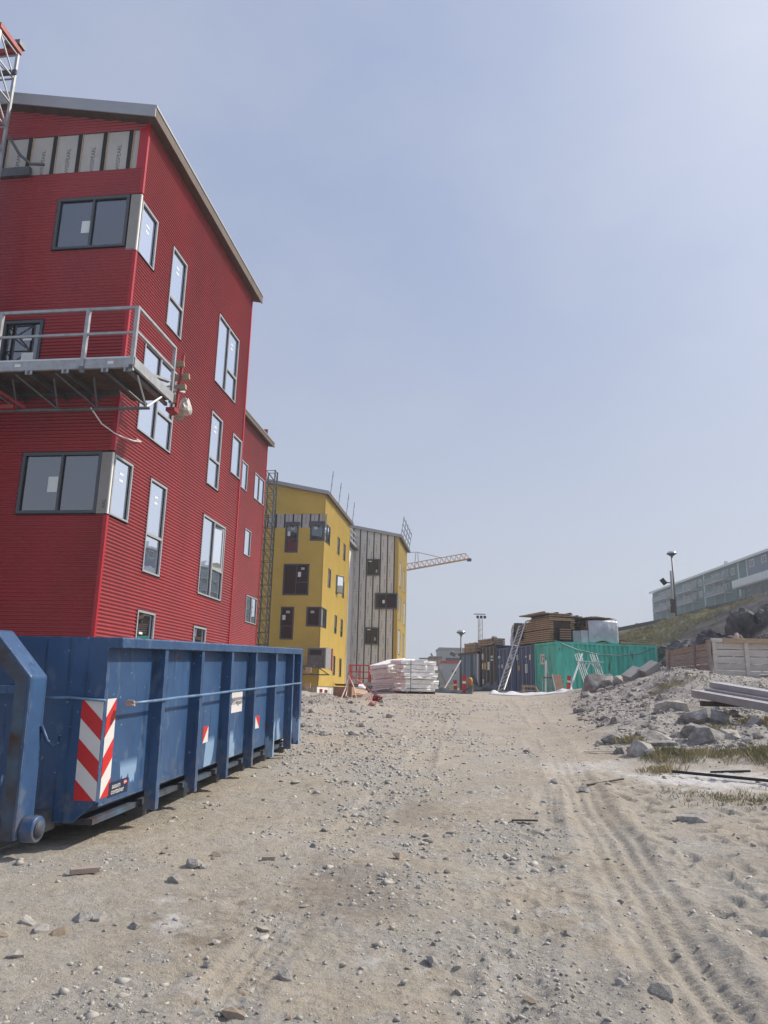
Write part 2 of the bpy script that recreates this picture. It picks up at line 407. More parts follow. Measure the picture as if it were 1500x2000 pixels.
CP = [(5.26, 14.5, .82), (6.56, 18, 1.12), (7.68, 21, 1.36), (5.99, 20, 1.0), (7.51, 25, 1.40), (6.42, 15, .91), (7.96, 18.5, 1.21), (7.15, 14.5, .95), (8.67, 17.5, 1.25),
      (10.36, 26, 2.55), (9.75, 27, 2.25), (8.66, 27, 1.88), (7.47, 26, 1.55), (10.91, 29, 2.58), (11.46, 26.0, 2.34), (13.52, 26.4, 2.5), (8.51, 31, 1.74),
      (18.03, 58, 5.9), (19.71, 54, 6.35), (21.34, 50, 6.9), (21.54, 46, 7.1), (21.4, 42, 6.9), (22.57, 75, 7.4), (26.34, 72, 8.7), (30.0, 68, 9.7), (33.2, 65, 10.5),
      (76, 215, 22.6), (76, 190, 22.4), (76, 165, 21.6), (76, 150, 22.2), (76, 120, 22), (76, 90, 21), (76, 60, 20), (60, 110, 15.5), (50, 150, 13.2), (60, 190, 17.5), (45, 100, 11.6), (40, 200, 11), (120, 150, 25), (120, 60, 24),
      (12, 33, 2.9), (15.5, 36, 3.3), (16, 40, 3.4), (17.5, 44, 4.6), (15, 48, 3.4), (14, 30, 2.7), (16, 28, 3.3), (18, 34, 4.9), (18, 22, 3.2), (14, 18, 2.1), (11, 12, 1.2), (9, 8, .65), (20, 10, 3.0), (30, 20, 7), (40, 40, 11),
      (30, 0, 5), (15, 0, 1.2), (9.1, 40, 1.74), (12, 39.5, 1.9), (8.7, 43, 1.78), (6.5, 48, 1.8), (5, 52, 1.8), (4.5, 44, 1.75), (2, 44, 1.62),
      (-5.6, 15, .45), (-5, 23, .8), (-6, 30, 1.0), (-4.2, 52.4, 1.25), (-4.4, 45, 1.15), (-3, 38, 1.15), (-2.2, 31, 1.1), (-8, 40, 1.0), (-2.8, 62, 1.3), (1.4, 66, 1.4), (8, 60, 1.75), (8, 80, 1.5), (0, 120, 1.2), (14, 140, 3.2), (-60, 60, 0), (-60, 140, 0), (-60, 0, 0), (0, 260, 2), (60, 300, 16), (-60, 300, 0), (-20, 10, .2), (-10, 0, 0), (0, -15, -.6), (20, -15, 1), (-20, -15, -.6)]
for yy in (0, 2, 4, 6, 8, 10, 12, 15, 18, 22, 26, 30, 34, 37):
    for fx_ in (-.16, .0, .13, .2):
        CP.append((fx_ * yy + (-2.0 if fx_ < 0 and yy < 14 else 0), yy, SL * yy))
    if yy < 12: CP.append((.45 * yy + .6, yy, SL * yy + .015 * yy * .4))
CP += [(-2.6, 7, .30), (-4.6, 7, .3), (-1.3, 13.3, .57), (-3.9, 13.6, .57), (1.5, 40, 1.68), (4, 40, 1.72), (6.5, 40, 1.75)]
CPA = np.array(CP, float)
def _rbf():
    n = len(CPA); A = np.zeros((n + 3, n + 3)); b = np.zeros(n + 3)
    d = np.hypot(CPA[:, None, 0] - CPA[None, :, 0], CPA[:, None, 1] - CPA[None, :, 1])
    A[:n, :n] = -np.sqrt(d * d + .8) + np.eye(n) * -.02
    A[:n, n] = 1; A[:n, n + 1:] = CPA[:, :2]; A[n, :n] = 1; A[n + 1:, :n] = CPA[:, :2].T; b[:n] = CPA[:, 2]
    return np.linalg.solve(A, b)
RW = _rbf()
def base_h(x, y):
    x = np.asarray(x, float); y = np.asarray(y, float); n = len(CPA)
    xs = x.ravel(); ys = y.ravel(); out = RW[n] + RW[n + 1] * xs + RW[n + 2] * ys
    for i in range(n):
        out = out - RW[i] * np.sqrt((xs - CPA[i, 0]) ** 2 + (ys - CPA[i, 1]) ** 2 + .8)
    return out.reshape(x.shape)
def _lane(pts):
    p = np.array(sorted(pts, key=lambda q: q[1]), float); return lambda y: np.interp(y, p[:, 1], p[:, 0])
T1 = _lane([(1.2, 1.5), (1.56, 3.9), (1.62, 4.3), (1.80, 5.5), (2.1, 7.3), (2.46, 9.6), (2.9, 12.5), (3.6, 17), (5.2, 27), (6.8, 38)])
T2 = _lane([(.1, 1.5), (.63, 3.84), (.99, 5.21), (1.79, 8.36), (2.1, 10), (2.9, 15), (4.4, 25), (6.0, 38)])
T3 = _lane([(-.7, 1.5), (-.43, 3.84), (-.32, 4.7), (-.13, 6.28), (.18, 8.18), (.62, 11.88), (1.2, 18), (2.4, 28), (3.6, 38)])
T4 = _lane([(-1.1, 1.5), (-.75, 3.84), (-.5, 5.1), (-.2, 7.7), (.3, 12), (.9, 18), (2.1, 28)])
def tracks(x, y):
    z = np.zeros_like(x); w = sstep(40, 20, y)
    wob = fbm(x * .2, y, .8, 3, 31) * .10
    s = (x - T1(y) - wob) / 1.15
    w1 = w * (.25 + .75 * sstep(14, 9, y))
    z += w1 * ((.6 + .9 * vnoise(x * 2.2, y * 1.1, 77)) * (-.038 * np.exp(-(s / .19) ** 4) + .034 * np.exp(-((s - .31) / .075) ** 2) + .013 * np.exp(-((s + .30) / .06) ** 2)))
    g = np.exp(-(s / .25) ** 4)
    z += w1 * g * ((.005 + .011 * vnoise(x * 3, y * .7, 9)) * np.sin(s * 2 * np.pi / .115 + 5 * fbm(x * 0, y, .5, 2, 5)) + .0035 * np.tanh(3 * np.sin((y + np.abs(s) * .8 + .03 * fbm(x, y, 3, 2, 16)) * 2 * np.pi / .07)) * sstep(.4, .6, vnoise(x * 1.3, y * .9, 8)) * sstep(9, 5.5, y) + .016 * fbm(x, y, 7, 3, 15))
    for T, hw, dep, sd_ in ((T2, .15, .014, 40), (T3, .20, .018, 41), (T4, .16, .010, 42)):
        s = x - T(y) - wob; g = np.exp(-(s / hw) ** 4); pm = sstep(.35, .6, vnoise(x * .9, y * .45, sd_))
        z += w * pm * (-1.5 * dep * g + .8 * dep * np.exp(-((np.abs(s) - hw * 1.35) / .05) ** 2) + g * .005 * sstep(9, 5.5, y) * np.tanh(3 * np.sin((y + np.abs(s) * .9) * 2 * np.pi / .065)) + g * .004 * np.sin(s * 2 * np.pi / .075))
    return z
def prints(x, y):
    """boot prints and scuffs in the soft dirt"""
    z = np.zeros_like(x)
    m = sstep(.15, .6, x - T1(y)) * sstep(13, 9, y) * sstep(9, 5, x) + .5 * np.exp(-((x - T2(y)) / .45) ** 2) * sstep(11, 8, y)
    for k, (f, sd_) in enumerate(((3.2, 51), (4.6, 52))):
        ix = np.floor(x * f); iy = np.floor(y * f * .7)
        cx = (ix + .2 + .6 * _hash(ix, iy, sd_)) / f; cy = (iy + .2 + .6 * _hash(ix, iy, sd_ + 9)) / (f * .7)
        a = _hash(ix, iy, sd_ + 5) * 3.14; on = _hash(ix, iy, sd_ + 7) > .42
        dx = x - cx; dy = y - cy; p = dx * np.cos(a) + dy * np.sin(a); q = -dx * np.sin(a) + dy * np.cos(a)
        r = np.sqrt((p / .14) ** 2 + (q / .065) ** 2)
        z += on * (-.022 * np.exp(-r ** 3) + .010 * np.exp(-((r - 1.25) / .25) ** 2))
    return z * m * 1.7
def rough_mask(x, y):
    """1 where the ground is rubble: the right bank, the heaps on the left beyond the dumpster"""
    edge = np.interp(y, [0, 8, 11, 14, 20, 30, 40], [4.0, 5.0, 4.9, 3.9, 5.2, 7.2, 8.6])
    r = sstep(-.3, .9, x - edge) * sstep(11.5, 13.5, y)
    l = sstep(.2, 1.2, np.interp(y, [0, 13, 16, 30, 40], [-9, -9, -.9, -.9, -.2]) - x) * sstep(13, 17, y) * sstep(46, 34, y)
    return np.clip(r + l, 0, 1)
def ground_h(x, y, fine=True):
    x = np.asarray(x, float); y = np.asarray(y, float)
    z = base_h(x, y)
    near = sstep(70, 35, y)
    z = z + fbm(x, y, .35, 3, 1) * .10 * near * sstep(1, 5, y)
    rm = rough_mask(x, y)
    rid = np.abs(fbm(x, y, .9, 5, 11)) * 2
    z = z + rm * near * (fbm(x, y, .55, 4, 12) * .34 + (.5 - rid) * .16 + fbm(x, y, 3.2, 4, 14) * .12)
    # the low heap of spoil on the left behind the dumpster
    z = z + .26 * np.exp(-(((x + 1.6) / 1.3) ** 2 + ((y - 25) / 3.5) ** 2)) + .16 * np.exp(-(((x + .5) / .8) ** 2 + ((y - 24.2) / 1.6) ** 2))
    z = z + .09 * np.exp(-(((x - 1.42) / .13) ** 2 + ((y - 4.26) / .15) ** 2))   # a trodden clod by the rut
    # far hillside: broken rock and turf
    hill = sstep(12, 20, x) * sstep(27, 40, y)
    z = z + hill * (fbm(x, y, .16, 4, 21) * 1.3 + fbm(x, y, .8, 4, 22) * .35)
    if fine:
        z = z + tracks(x, y) * (1 - rm) + prints(x, y) * (1 - rm)
        z = z + fbm(x, y, 2.2, 4, 2) * .032 * near + fbm(x, y, 14, 3, 3) * .022 * sstep(26, 10, y) + np.maximum(fbm(x, y, 30, 2, 4), .05) * .02 * sstep(14, 6, y)
    return z
def gz(x, y): return float(ground_h(np.array([x]), np.array([y]))[0])

NC = 640
ys = np.concatenate([[-250, -80, -25, -14, -6, -2, 0], np.geomspace(1.2, 3.2, 40)[:-1], np.geomspace(3.2, 27, 800)[:-1], np.geomspace(27, 420, 190)])
ts = np.linspace(-1, 1, NC); ts = .45 * ts + .55 * ts ** 3
YY = np.repeat(ys[:, None], NC, 1)
XX = ts[None, :] * (np.abs(YY) * 1.25 + 3.5) + .08 * YY
ZZ = ground_h(XX, YY)
vco = np.stack([XX, YY, ZZ], -1).reshape(-1, 3)
nr = len(ys)
ii = (np.arange(nr - 1)[:, None] * NC + np.arange(NC - 1)[None, :]).ravel()
quads = np.stack([ii, ii + 1, ii + NC + 1, ii + NC], 1)
gme = bpy.data.meshes.new('ground')
gme.vertices.add(len(vco)); gme.vertices.foreach_set('co', vco.ravel())
gme.loops.add(len(quads) * 4); gme.loops.foreach_set('vertex_index', quads.ravel().astype(np.int32))
gme.polygons.add(len(quads)); gme.polygons.foreach_set('loop_start', np.arange(0, len(quads) * 4, 4, dtype=np.int32))
gme.update(calc_edges=True)
gme.polygons.foreach_set('use_smooth', np.ones(len(quads), bool))
xf, yf = vco[:, 0], vco[:, 1]
# what the ground is made of: r = crushed grey stone, g = turf, b = white chalk dust, a = dark damp soil
mr_ = np.clip(.8 * sstep(.02, .16, fbm(xf, yf, .8, 4, 71) + .5 * fbm(xf, yf, 3.5, 3, 72)) * sstep(46, 30, yf) * (1 - .6 * sstep(.1, .6, xf - T1(yf) + .6)) + rough_mask(xf, yf) * sstep(60, 40, yf) + .75 * sstep(-.05, .25, fbm(xf, yf, .28, 4, 61)) * sstep(6, 11, yf) * sstep(46, 30, yf) * sstep(1.6, .2, np.abs(xf - .3 - .06 * yf) - .08 * yf), 0, 1)
mg_ = np.clip(sstep(12, 16, xf) * sstep(36, 44, yf) * sstep(-.3, .1, fbm(xf, yf, .12, 4, 62) + .1) + sstep(60, 80, yf) + .75 * sstep(-.05, .15, fbm(xf, yf, .6, 3, 63) - .02) * sstep(6.5, 9, xf) * sstep(12, 15, yf) * sstep(24, 19, yf), 0, 1)
chalk = lambda cx, cy, rx, ry, s: np.clip(1.25 * np.exp(-(((xf - cx) / rx) ** 2 + ((yf - cy) / ry) ** 2)) + fbm(xf, yf, 2.2, 4, s) * 1.3 + fbm(xf, yf, 13, 3, s + 30) * 1.1 - .3, 0, .85)
mg_ = np.maximum(mg_, sstep(12.5, 15, xf) * sstep(31, 36, yf))
mb_ = np.clip(chalk(4.6, 10.9, 1.3, .9, 64) + chalk(3.1, 12.2, .9, .7, 65) * .5 + np.clip(chalk(-1.22, 5.02, .18, .26, 66) * 1.1 + fbm(xf, yf, 9, 3, 83) * .8 - .2, 0, .8), 0, 1)
ma_ = np.clip(np.clip(chalk(-.98, 4.76, .2, .13, 67) * .9 + fbm(xf, yf, 8, 3, 84) * 1.3 - .15, 0, .8) * (np.abs(xf + .98) < .5) + .8 * chalk(-.2, 5.6, .5, .9, 68) * .6 + chalk(.5, 8.6, .5, .8, 69) * .4, 0, 1)
att = gme.color_attributes.new('make_up', 'FLOAT_COLOR', 'POINT')
att.data.foreach_set('color', np.stack([mr_, mg_, mb_, ma_], 1).astype(np.float32).ravel())

bed = np.clip(sstep(11.5, 13.5, xf + .05 * (yf - 30)) * sstep(29, 32, yf) * sstep(52, 44, yf) * sstep(-.22, .05, fbm(xf, yf, .22, 4, 81) + .12), 0, 1)
atb = gme.attributes.new('bedrock', 'FLOAT', 'POINT'); atb.data.foreach_set('value', bed.astype(np.float32))

def ground_mat():
    m = bpy.data.materials.new('dirt_track'); m.use_nodes = True
    n = m.node_tree; b = n.nodes['Principled BSDF']
    t = n.nodes.new('ShaderNodeTexCoord')
    def noise(scale, det=6, rough=.6):
        no = n.nodes.new('ShaderNodeTexNoise'); no.inputs['Scale'].default_value = scale; no.inputs['Detail'].default_value = det; no.inputs['Roughness'].default_value = rough
        n.links.new(t.outputs['Object'], no.inputs['Vector']); return no.outputs['Fac']
    def ramp(f, a, bb, c0, c1):
        r = n.nodes.new('ShaderNodeValToRGB'); r.color_ramp.elements[0].position = a; r.color_ramp.elements[1].position = bb
        r.color_ramp.elements[0].color = (*c0, 1); r.color_ramp.elements[1].color = (*c1, 1); n.links.new(f, r.inputs[0]); return r.outputs[0]
    def mix(f, a, c, blend='MIX'):
        x = n.nodes.new('ShaderNodeMix'); x.data_type = 'RGBA'; x.blend_type = blend
        if isinstance(f, float): x.inputs['Factor'].default_value = f
        else: n.links.new(f, x.inputs['Factor'])
        n.links.new(a, x.inputs['A'])
        if isinstance(c, tuple): x.inputs['B'].default_value = (*c, 1)
        else: n.links.new(c, x.inputs['B'])
        return x.outputs['Result']
    at = n.nodes.new('ShaderNodeAttribute'); at.attribute_name = 'make_up'
    s = n.nodes.new('ShaderNodeSeparateColor'); n.links.new(at.outputs['Color'], s.inputs[0])
    dirt = ramp(noise(.9, 8), .3, .7, (.335, .289, .222), (.455, .402, .322))
    dirt = mix(ramp(noise(6, 8, .7), .45, .75, (0, 0, 0), (.6, .6, .6)), dirt, (.50, .45, .37))
    dirt = mix(ramp(noise(38, 5, .7), .56, .66, (0, 0, 0), (.55, .55, .55)), dirt, (.20, .172, .135))
    grit = ramp(noise(55, 4, .75), .35, .65, (.30, .283, .25), (.50, .475, .43))
    v = n.nodes.new('ShaderNodeTexVoronoi'); v.inputs['Scale'].default_value = 26
    n.links.new(t.outputs['Object'], v.inputs['Vector'])
    grit = mix(.45, grit, ramp(v.outputs['Distance'], .1, .6, (.50, .478, .435), (.30, .284, .255)))
    c_dirt2 = ramp(noise(2.3, 9, .75), .42, .62, (0, 0, 0), (1, 1, 1))
    dirt = mix(ramp(noise(.55, 10, .75), .46, .60, (0, 0, 0), (.75, .75, .75)), dirt, grit)
    dirt = mix(ramp(noise(95, 3, .8), .54, .60, (0, 0, 0), (.6, .6, .6)), dirt, (.50, .47, .42))
    c = mix(s.outputs[0], dirt, grit)
    turf = ramp(noise(3.5, 8, .7), .32, .66, (.055, .06, .022), (.16, .15, .06))
    turf = mix(ramp(noise(.5, 7), .50, .60, (0, 0, 0), (.9, .9, .9)), turf, (.10, .095, .09))
    c = mix(s.outputs[1], c, turf)
    c = mix(s.outputs[2], c, (.66, .65, .63))
    c = mix(at.outputs['Alpha'], c, (.16, .12, .09))
    at2 = n.nodes.new('ShaderNodeAttribute'); at2.attribute_name = 'bedrock'
    crag = ramp(noise(1.3, 9, .7), .35, .65, (.035, .035, .036), (.15, .145, .14))
    c = mix(at2.outputs['Fac'], c, crag)
    n.links.new(c, b.inputs['Base Color'])
    b.inputs['Roughness'].default_value = .95; b.inputs['Specular IOR Level'].default_value = .15
    h1 = noise(24, 8, .7); h2 = noise(110, 4, .7)
    ad = n.nodes.new('ShaderNodeMath'); ad.operation = 'MULTIPLY_ADD'; n.links.new(h2, ad.inputs[0]); ad.inputs[1].default_value = .35; n.links.new(h1, ad.inputs[2])
    bu = n.nodes.new('ShaderNodeBump'); bu.inputs['Strength'].default_value = .8; bu.inputs['Distance'].default_value = .04
    n.links.new(ad.outputs[0], bu.inputs['Height']); n.links.new(bu.outputs[0], b.inputs['Normal'])
    return m
ground = link('ground', gme, ground_mat())
structure(ground)
ground['label'] = 'rutted sandy dirt track with rubble banks and turf hillside'

# ------------------------------------------------------------------ buildings
YAW = 0.1349
def mapR(off=0.0): return lambda a, d, z: (d + off, a, z)          # wall along local +y, outward +x
def mapF(off=0.0): return lambda a, d, z: (-a, -d - off, z)        # wall along local -x, outward -y
PITCH_C, AMP_C = 0.0766, 0.0155
def corrugated(name, m, parent, mp, a0, a1, z0, z1, holes=(), slope=0.0, ztop=None, per=8):
    """Horizontal sinus sheeting with openings; slope: top edge rises with a (mono-pitch gable)."""
    zmax = z1 if not slope else ztop + slope * a1
    zs = list(np.arange(z0, zmax, PITCH_C / per)) + [zmax]
    for h in holes: zs += [h[2], h[3]]
    zs = sorted(set(round(z, 4) for z in zs if z0 <= z <= zmax))
    zs = [z for i, z in enumerate(zs) if i == 0 or z - zs[i - 1] > .0008]
    mb = MB(mp); idx = {}
    def vid(a, z):
        k = (round(a, 3), round(z, 4))
        if k not in idx:
            idx[k] = len(mb.v); mb.v.append(tuple(mp(a, AMP_C * math.sin(2 * math.pi * z / PITCH_C), z)))
        return idx[k]
    for i in range(len(zs) - 1):
        za, zb = zs[i], zs[i + 1]; zm = (za + zb) / 2
        cuts = sorted((max(a0, h[0]), min(a1, h[1])) for h in holes if h[2] - 1e-4 <= zm <= h[3] + 1e-4)
        segs = []; cur = a0
        for s, t in cuts:
            if s > cur + .001: segs.append((cur, s))
            cur = max(cur, t)
        if cur < a1 - .001: segs.append((cur, a1))
        for s, t in segs:
            sa = sb = s
            if slope:
                la = (za - ztop) / slope; lb = (zb - ztop) / slope
                if la >= t: continue
                sa = max(s, la); sb = min(max(s, lb), t)
            mb.f.append((vid(sa, za), vid(t, za), vid(t, zb), vid(sb, zb))); mb.sm.append(True)
    return mb.build(name, m, parent)

def window(parent, mp, a0, a1, z0, z1, cols=None, rails=None, glass=None, fm=None, stickers=(), depth=.09, proud=.018, rim=True, fw=.046, label=None, skip=()):
    """frame + mullions + one pane per cell; cols: inner vertical bars; rails: {column: [z, ...]}; stickers: (a, z, w, h)."""
    w = MB(mp)
    f = fm or frame_m
    w.box((a0, -depth, z0), (a0 + fw, proud, z1)).box((a1 - fw, -depth, z0), (a1, proud, z1))
    w.box((a0 + fw, -depth, z1 - fw), (a1 - fw, proud, z1)).box((a0 + fw, -depth, z0), (a1 - fw, proud, z0 + fw))
    o = w.build('window', f, parent)
    if label: o['label'] = label
    bars = [a0 + fw] + [x for c in (cols or []) for x in (c - .026, c + .026)] + [a1 - fw]
    for c in (cols or []):
        MB(mp).box((c - .026, -depth * .8, z0 + fw), (c + .026, proud - .004, z1 - fw)).build('mullion', f, o)
    for k in range(len(bars) // 2):
        s, t = bars[2 * k], bars[2 * k + 1]
        lv = [z0 + fw] + [q for r_ in (rails or {}).get(k, []) for q in (r_ - .03, r_ + .03)] + [z1 - fw]
        for r_ in (rails or {}).get(k, []):
            MB(mp).box((s, -depth * .8, r_ - .03), (t, proud - .004, r_ + .03)).build('transom', f, o)
        for q in range(len(lv) // 2):
            if (k, q) in skip: continue
            b, tt = lv[2 * q], lv[2 * q + 1]
            MB(mp).box((s, -.045, b), (t, -.035, tt)).build('pane', glass, o)
            g = MB(mp); i = .012   # slim black gasket round the pane
            g.box((s, -.034, b), (s + i, -.022, tt)).box((t - i, -.034, b), (t, -.022, tt)).box((s + i, -.034, b), (t - i, -.022, b + i)).box((s + i, -.034, tt - i), (t - i, -.022, tt))
            g.build('gasket', reveal_m, o)
    for a, z, sw, sh in stickers:
        MB(mp).box((a - sw / 2, -.034, z - sh / 2), (a + sw / 2, -.031, z + sh / 2)).build('paper_sticker', paper_m, o)
    if rim:
        i = .013
        r_ = MB(mp)
        r_.box((a0 - i, -depth, z0 - i), (a0, proud - .012, z1 + i)).box((a1, -depth, z0 - i), (a1 + i, proud - .012, z1 + i))
        r_.box((a0, -depth, z1), (a1, proud - .012, z1 + i)).box((a0, -depth, z0 - i), (a1, proud + .02, z0))
        r_.build('flashing', reveal_m, o)
    return o
def holes_of(ws, m=.022): return [(w[0] - m, w[1] + m, w[2] - m, w[3] + m) for w in ws]

def roof(parent, L, W, zb, slope, th, over=.27, front=.3, y0=0.0):
    """mono-pitch roof rising towards local -x, with grey verge fascia, timber soffit, felt on top"""
    def zz(v): return zb + slope * v
    ya, yb = y0 - front, L + .25
    s = MB(); vs = []
    for y in (ya + .03, yb - .03):
        for v in (-over + .03, W): vs += [(-v, y, zz(v)), (-v, y, zz(v) + th - .02)]
    s.add(vs, [(0, 2, 6, 4), (1, 5, 7, 3), (0, 4, 5, 1), (2, 3, 7, 6), (0, 1, 3, 2), (4, 6, 7, 5)])
    o = s.build('roof', roof_m, parent)
    so_ = MB(); so_.add([(over - .035, ya + .035, zz(-over + .035) - .012), (over - .035, yb - .035, zz(-over + .035) - .012), (-W, yb - .035, zz(W) - .012), (-W, ya + .035, zz(W) - .012)], [(0, 1, 2, 3)])
    so_.build('soffit', soffit_m, o)
    f = MB()
    f.add([(over, ya, zz(-over) - .03), (-W, ya, zz(W) - .03), (-W, ya, zz(W) + th), (over, ya, zz(-over) + th), (over, ya + .028, zz(-over) - .03), (-W, ya + .028, zz(W) - .03), (-W, ya + .028, zz(W) + th), (over, ya + .028, zz(-over) + th)],
          [(0, 1, 2, 3), (4, 7, 6, 5), (0, 3, 7, 4), (1, 5, 6, 2), (3, 2, 6, 7), (0, 4, 5, 1)])
    f.build('verge_fascia', fascia_m, o)
    f = MB(); f.box((over - .028, ya + .03, zz(-over) - .03), (over, yb, zz(-over) + th - .05)); f.build('eaves_board', soffit_m, o)
    f = MB(); f.box((over - .05, ya + .001, zz(-over) + th - .05), (over + .02, yb, zz(-over) + th)); f.build('drip_edge', fascia_m, o)
    return o

# ---- red building, near wing
CR = (-5.6, 14.98)
red = thing('apartment_building', 'near red corrugated apartment wing with bare boards under its roof', 'building', (CR[0], CR[1], 0), -YAW)
LR = 8.0
WR = dict(A=(.07, .90, 10.95, 12.24), B=(1.82, 2.71, 10.09, 12.21), C=(.88, 2.68, 7.10, 9.20), D=(5.20, 7.01, 10.08, 12.18), E=(5.21, 6.11, 7.07, 9.19), G=(7.05, 7.92, 7.92, 9.17),
          I=(.07, .90, 4.98, 6.27), J=(1.81, 2.72, 4.09, 6.25), K=(5.19, 7.0, 4.03, 6.2), M=(1.79, 2.70, 1.1, 3.24), N=(5.12, 6.03, 1.1, 3.18))
WF = dict(a=(.27, 1.99, 11.05, 12.35), b=(1.95, 3.75, 7.62, 9.35), c=(.24, 1.99, 4.99, 6.30))
hR = holes_of([WR[k] for k in 'ABCDEGIJKMN'])
hR[0] = (0, *hR[0][1:]); hR[6] = (0, *hR[6][1:])
band = (.20, 3.6, 13.03, 14.07)
hF = holes_of(list(WF.values())) + [band]
hF[0] = (0, *hF[0][1:]); hF[2] = (0, *hF[2][1:])
mR, mF = mapR(), mapF()
corrugated('wall', red_clad, red, mR, .05, LR, -.2, 14.2, hR)['label'] = 'sunlit side wall of red horizontal corrugated sheeting'
corrugated('wall', red_clad, red, mF, .05, 12.0, -.2, None, hF, slope=.19, ztop=14.2)['label'] = 'shaded end wall of red horizontal corrugated sheeting'
MB().add([(-.16, .16, -.3), (-.16, LR - .03, -.3), (-12, LR - .03, -.3), (-12, .16, -.3)] + [(-.16, .16, 14.15), (-.16, LR - .03, 14.15), (-12, LR - .03, 16.3), (-12, .16, 16.3)], [(1, 2, 6, 5), (2, 3, 7, 6)]).build('rear_wall', red_clad, red)
MB(mR).box((LR - .06, -.3, -.2), (LR + .012, .022, 14.15)).build('corner_trim', red_trim, red)
for z0, z1 in ((-.2, 4.955), (6.32, 10.925), (12.38, 14.22)):
    t = MB(); t.box((-.055, -.022, z0), (.022, .055, z1)); t.build('corner_trim', red_trim, red)
roof(red, LR, 12.0, 14.2, .19, .27)
Sd = (.30, .045)
def dashes(a, z): return [(a, z, .17, .05), (a, z - .14, .17, .05)]
window(red, mR, *WR['A'], glass=glass_side, fm=frame_lt, stickers=dashes(.5, 11.85))
window(red, mR, *WR['B'], rails={0: [10.90]}, glass=glass_side, fm=frame_lt, stickers=dashes(2.27, 11.85))
window(red, mR, *WR['C'], cols=[1.78], rails={1: [7.9]}, glass=glass_side, fm=frame_lt)
window(red, mR, *WR['D'], cols=[6.11], rails={1: [10.88]}, glass=glass_side, fm=frame_lt, stickers=dashes(6.5, 11.8))
window(red, mR, *WR['E'], rails={0: [7.87]}, glass=glass_side, fm=frame_lt, stickers=dashes(5.66, 8.85))
window(red, mR, *WR['G'], glass=glass_side, fm=frame_lt)
window(red, mR, *WR['I'], glass=glass_side, fm=frame_lt, stickers=dashes(.5, 5.95))
window(red, mR, *WR['J'], rails={0: [4.97]}, glass=glass_side, fm=frame_lt, stickers=dashes(2.27, 5.9))
wk = window(red, mR, *WR['K'], cols=[6.10], rails={1: [4.86]}, glass=glass_side, fm=frame_lt, label='window with its upper right sash swung open', skip=((1, 1),))
# the open sash of window K: hinged on the far jamb, swung outward; black sheet paints the unlit room behind
mk = MB(mR); mk.box((6.13, -.6, 4.89), (6.945, -.58, 6.145)); mk.build('unlit_room_sheet', reveal_m, wk)
ca, sa = math.cos(R(13)), math.sin(R(13))
def sash(a, d, z):
    return (-(6.945 - a) * sa + d * ca - .03, 6.945 - (6.945 - a) * ca - d * sa, z)
sw = MB(sash)
for bx in (((6.14, -.02, 4.90), (6.20, .03, 6.14)), ((6.885, -.02, 4.90), (6.945, .03, 6.14)), ((6.20, -.02, 4.90), (6.885, .03, 4.96)), ((6.20, -.02, 6.08), (6.885, .03, 6.14))): sw.box(*bx)
sw.build('open_sash', frame_lt, wk)
MB(sash).box((6.20, 0, 4.96), (6.885, .012, 6.08)).build('pane', glass_side, wk)
window(red, mR, *WR['M'], glass=glass_side, fm=frame_lt, stickers=dashes(2.12, 2.75))
window(red, mR, *WR['N'], glass=glass_side, fm=frame_lt, stickers=dashes(5.45, 2.75))
for k, (ms, rails, st) in dict(a=(1.12, {}, [(1.25, 11.62, .24, .30)]), b=(2.85, {}, [(2.25, 8.45, .28, .3), (2.3, 8.95, .2, .12)]), c=(1.10, {}, [(1.27, 5.62, .22, .33)])).items():
    v = WF[k]
    wn = window(red, mF, *v, cols=[ms], rails=rails, glass=glass_front, stickers=st, fw=.065, depth=.14)
    # the room behind the glass: pale reveals, dim plastered walls
    rb = MB(mF)
    a0, a1, z0, z1 = v
    A0, A1, D = a0 + .05, a1 + .35, -2.6
    rb.add([(A0, -.16, z0 - .4), (A1, -.16, z0 - .4), (A1, -.16, z1 + .1), (A0, -.16, z1 + .1), (A0, D, z0 - .4), (A1, D, z0 - .4), (A1, D, z1 + .1), (A0, D, z1 + .1)],
           [(4, 5, 6, 7), (0, 1, 5, 4), (2, 3, 7, 6), (1, 2, 6, 5), (0, 4, 7, 3)])
    rb.build('room', room_m, wn)
    rv = MB(mF)
    for s in (a0 + .02, ms + .05 - .1, a1 - .07): rv.box((s, -.42, z0 + .02), (s + .05, -.15, z1 - .02))
    rv.build('jamb_lining', white_m, wn)
# corner posts of bare board between the two halves of the corner windows
for z0, z1, t in ((10.955, 12.345, None), (4.985, 6.285, 'ARL')):
    p = MB(); p.box((-.235, -.012, z0), (-.012, .02, z1)).build('corner_board', board_dk, red)
    MB().box((-.012, -.012, z0 + .002), (.012, .05, z1 - .002)).build('corner_board', white_m, red)
    if t: lettering(t, .11, print_m, red, (-.08, -.0145, z0 + .2), (0, 0, 1), (-1, 0, 0))
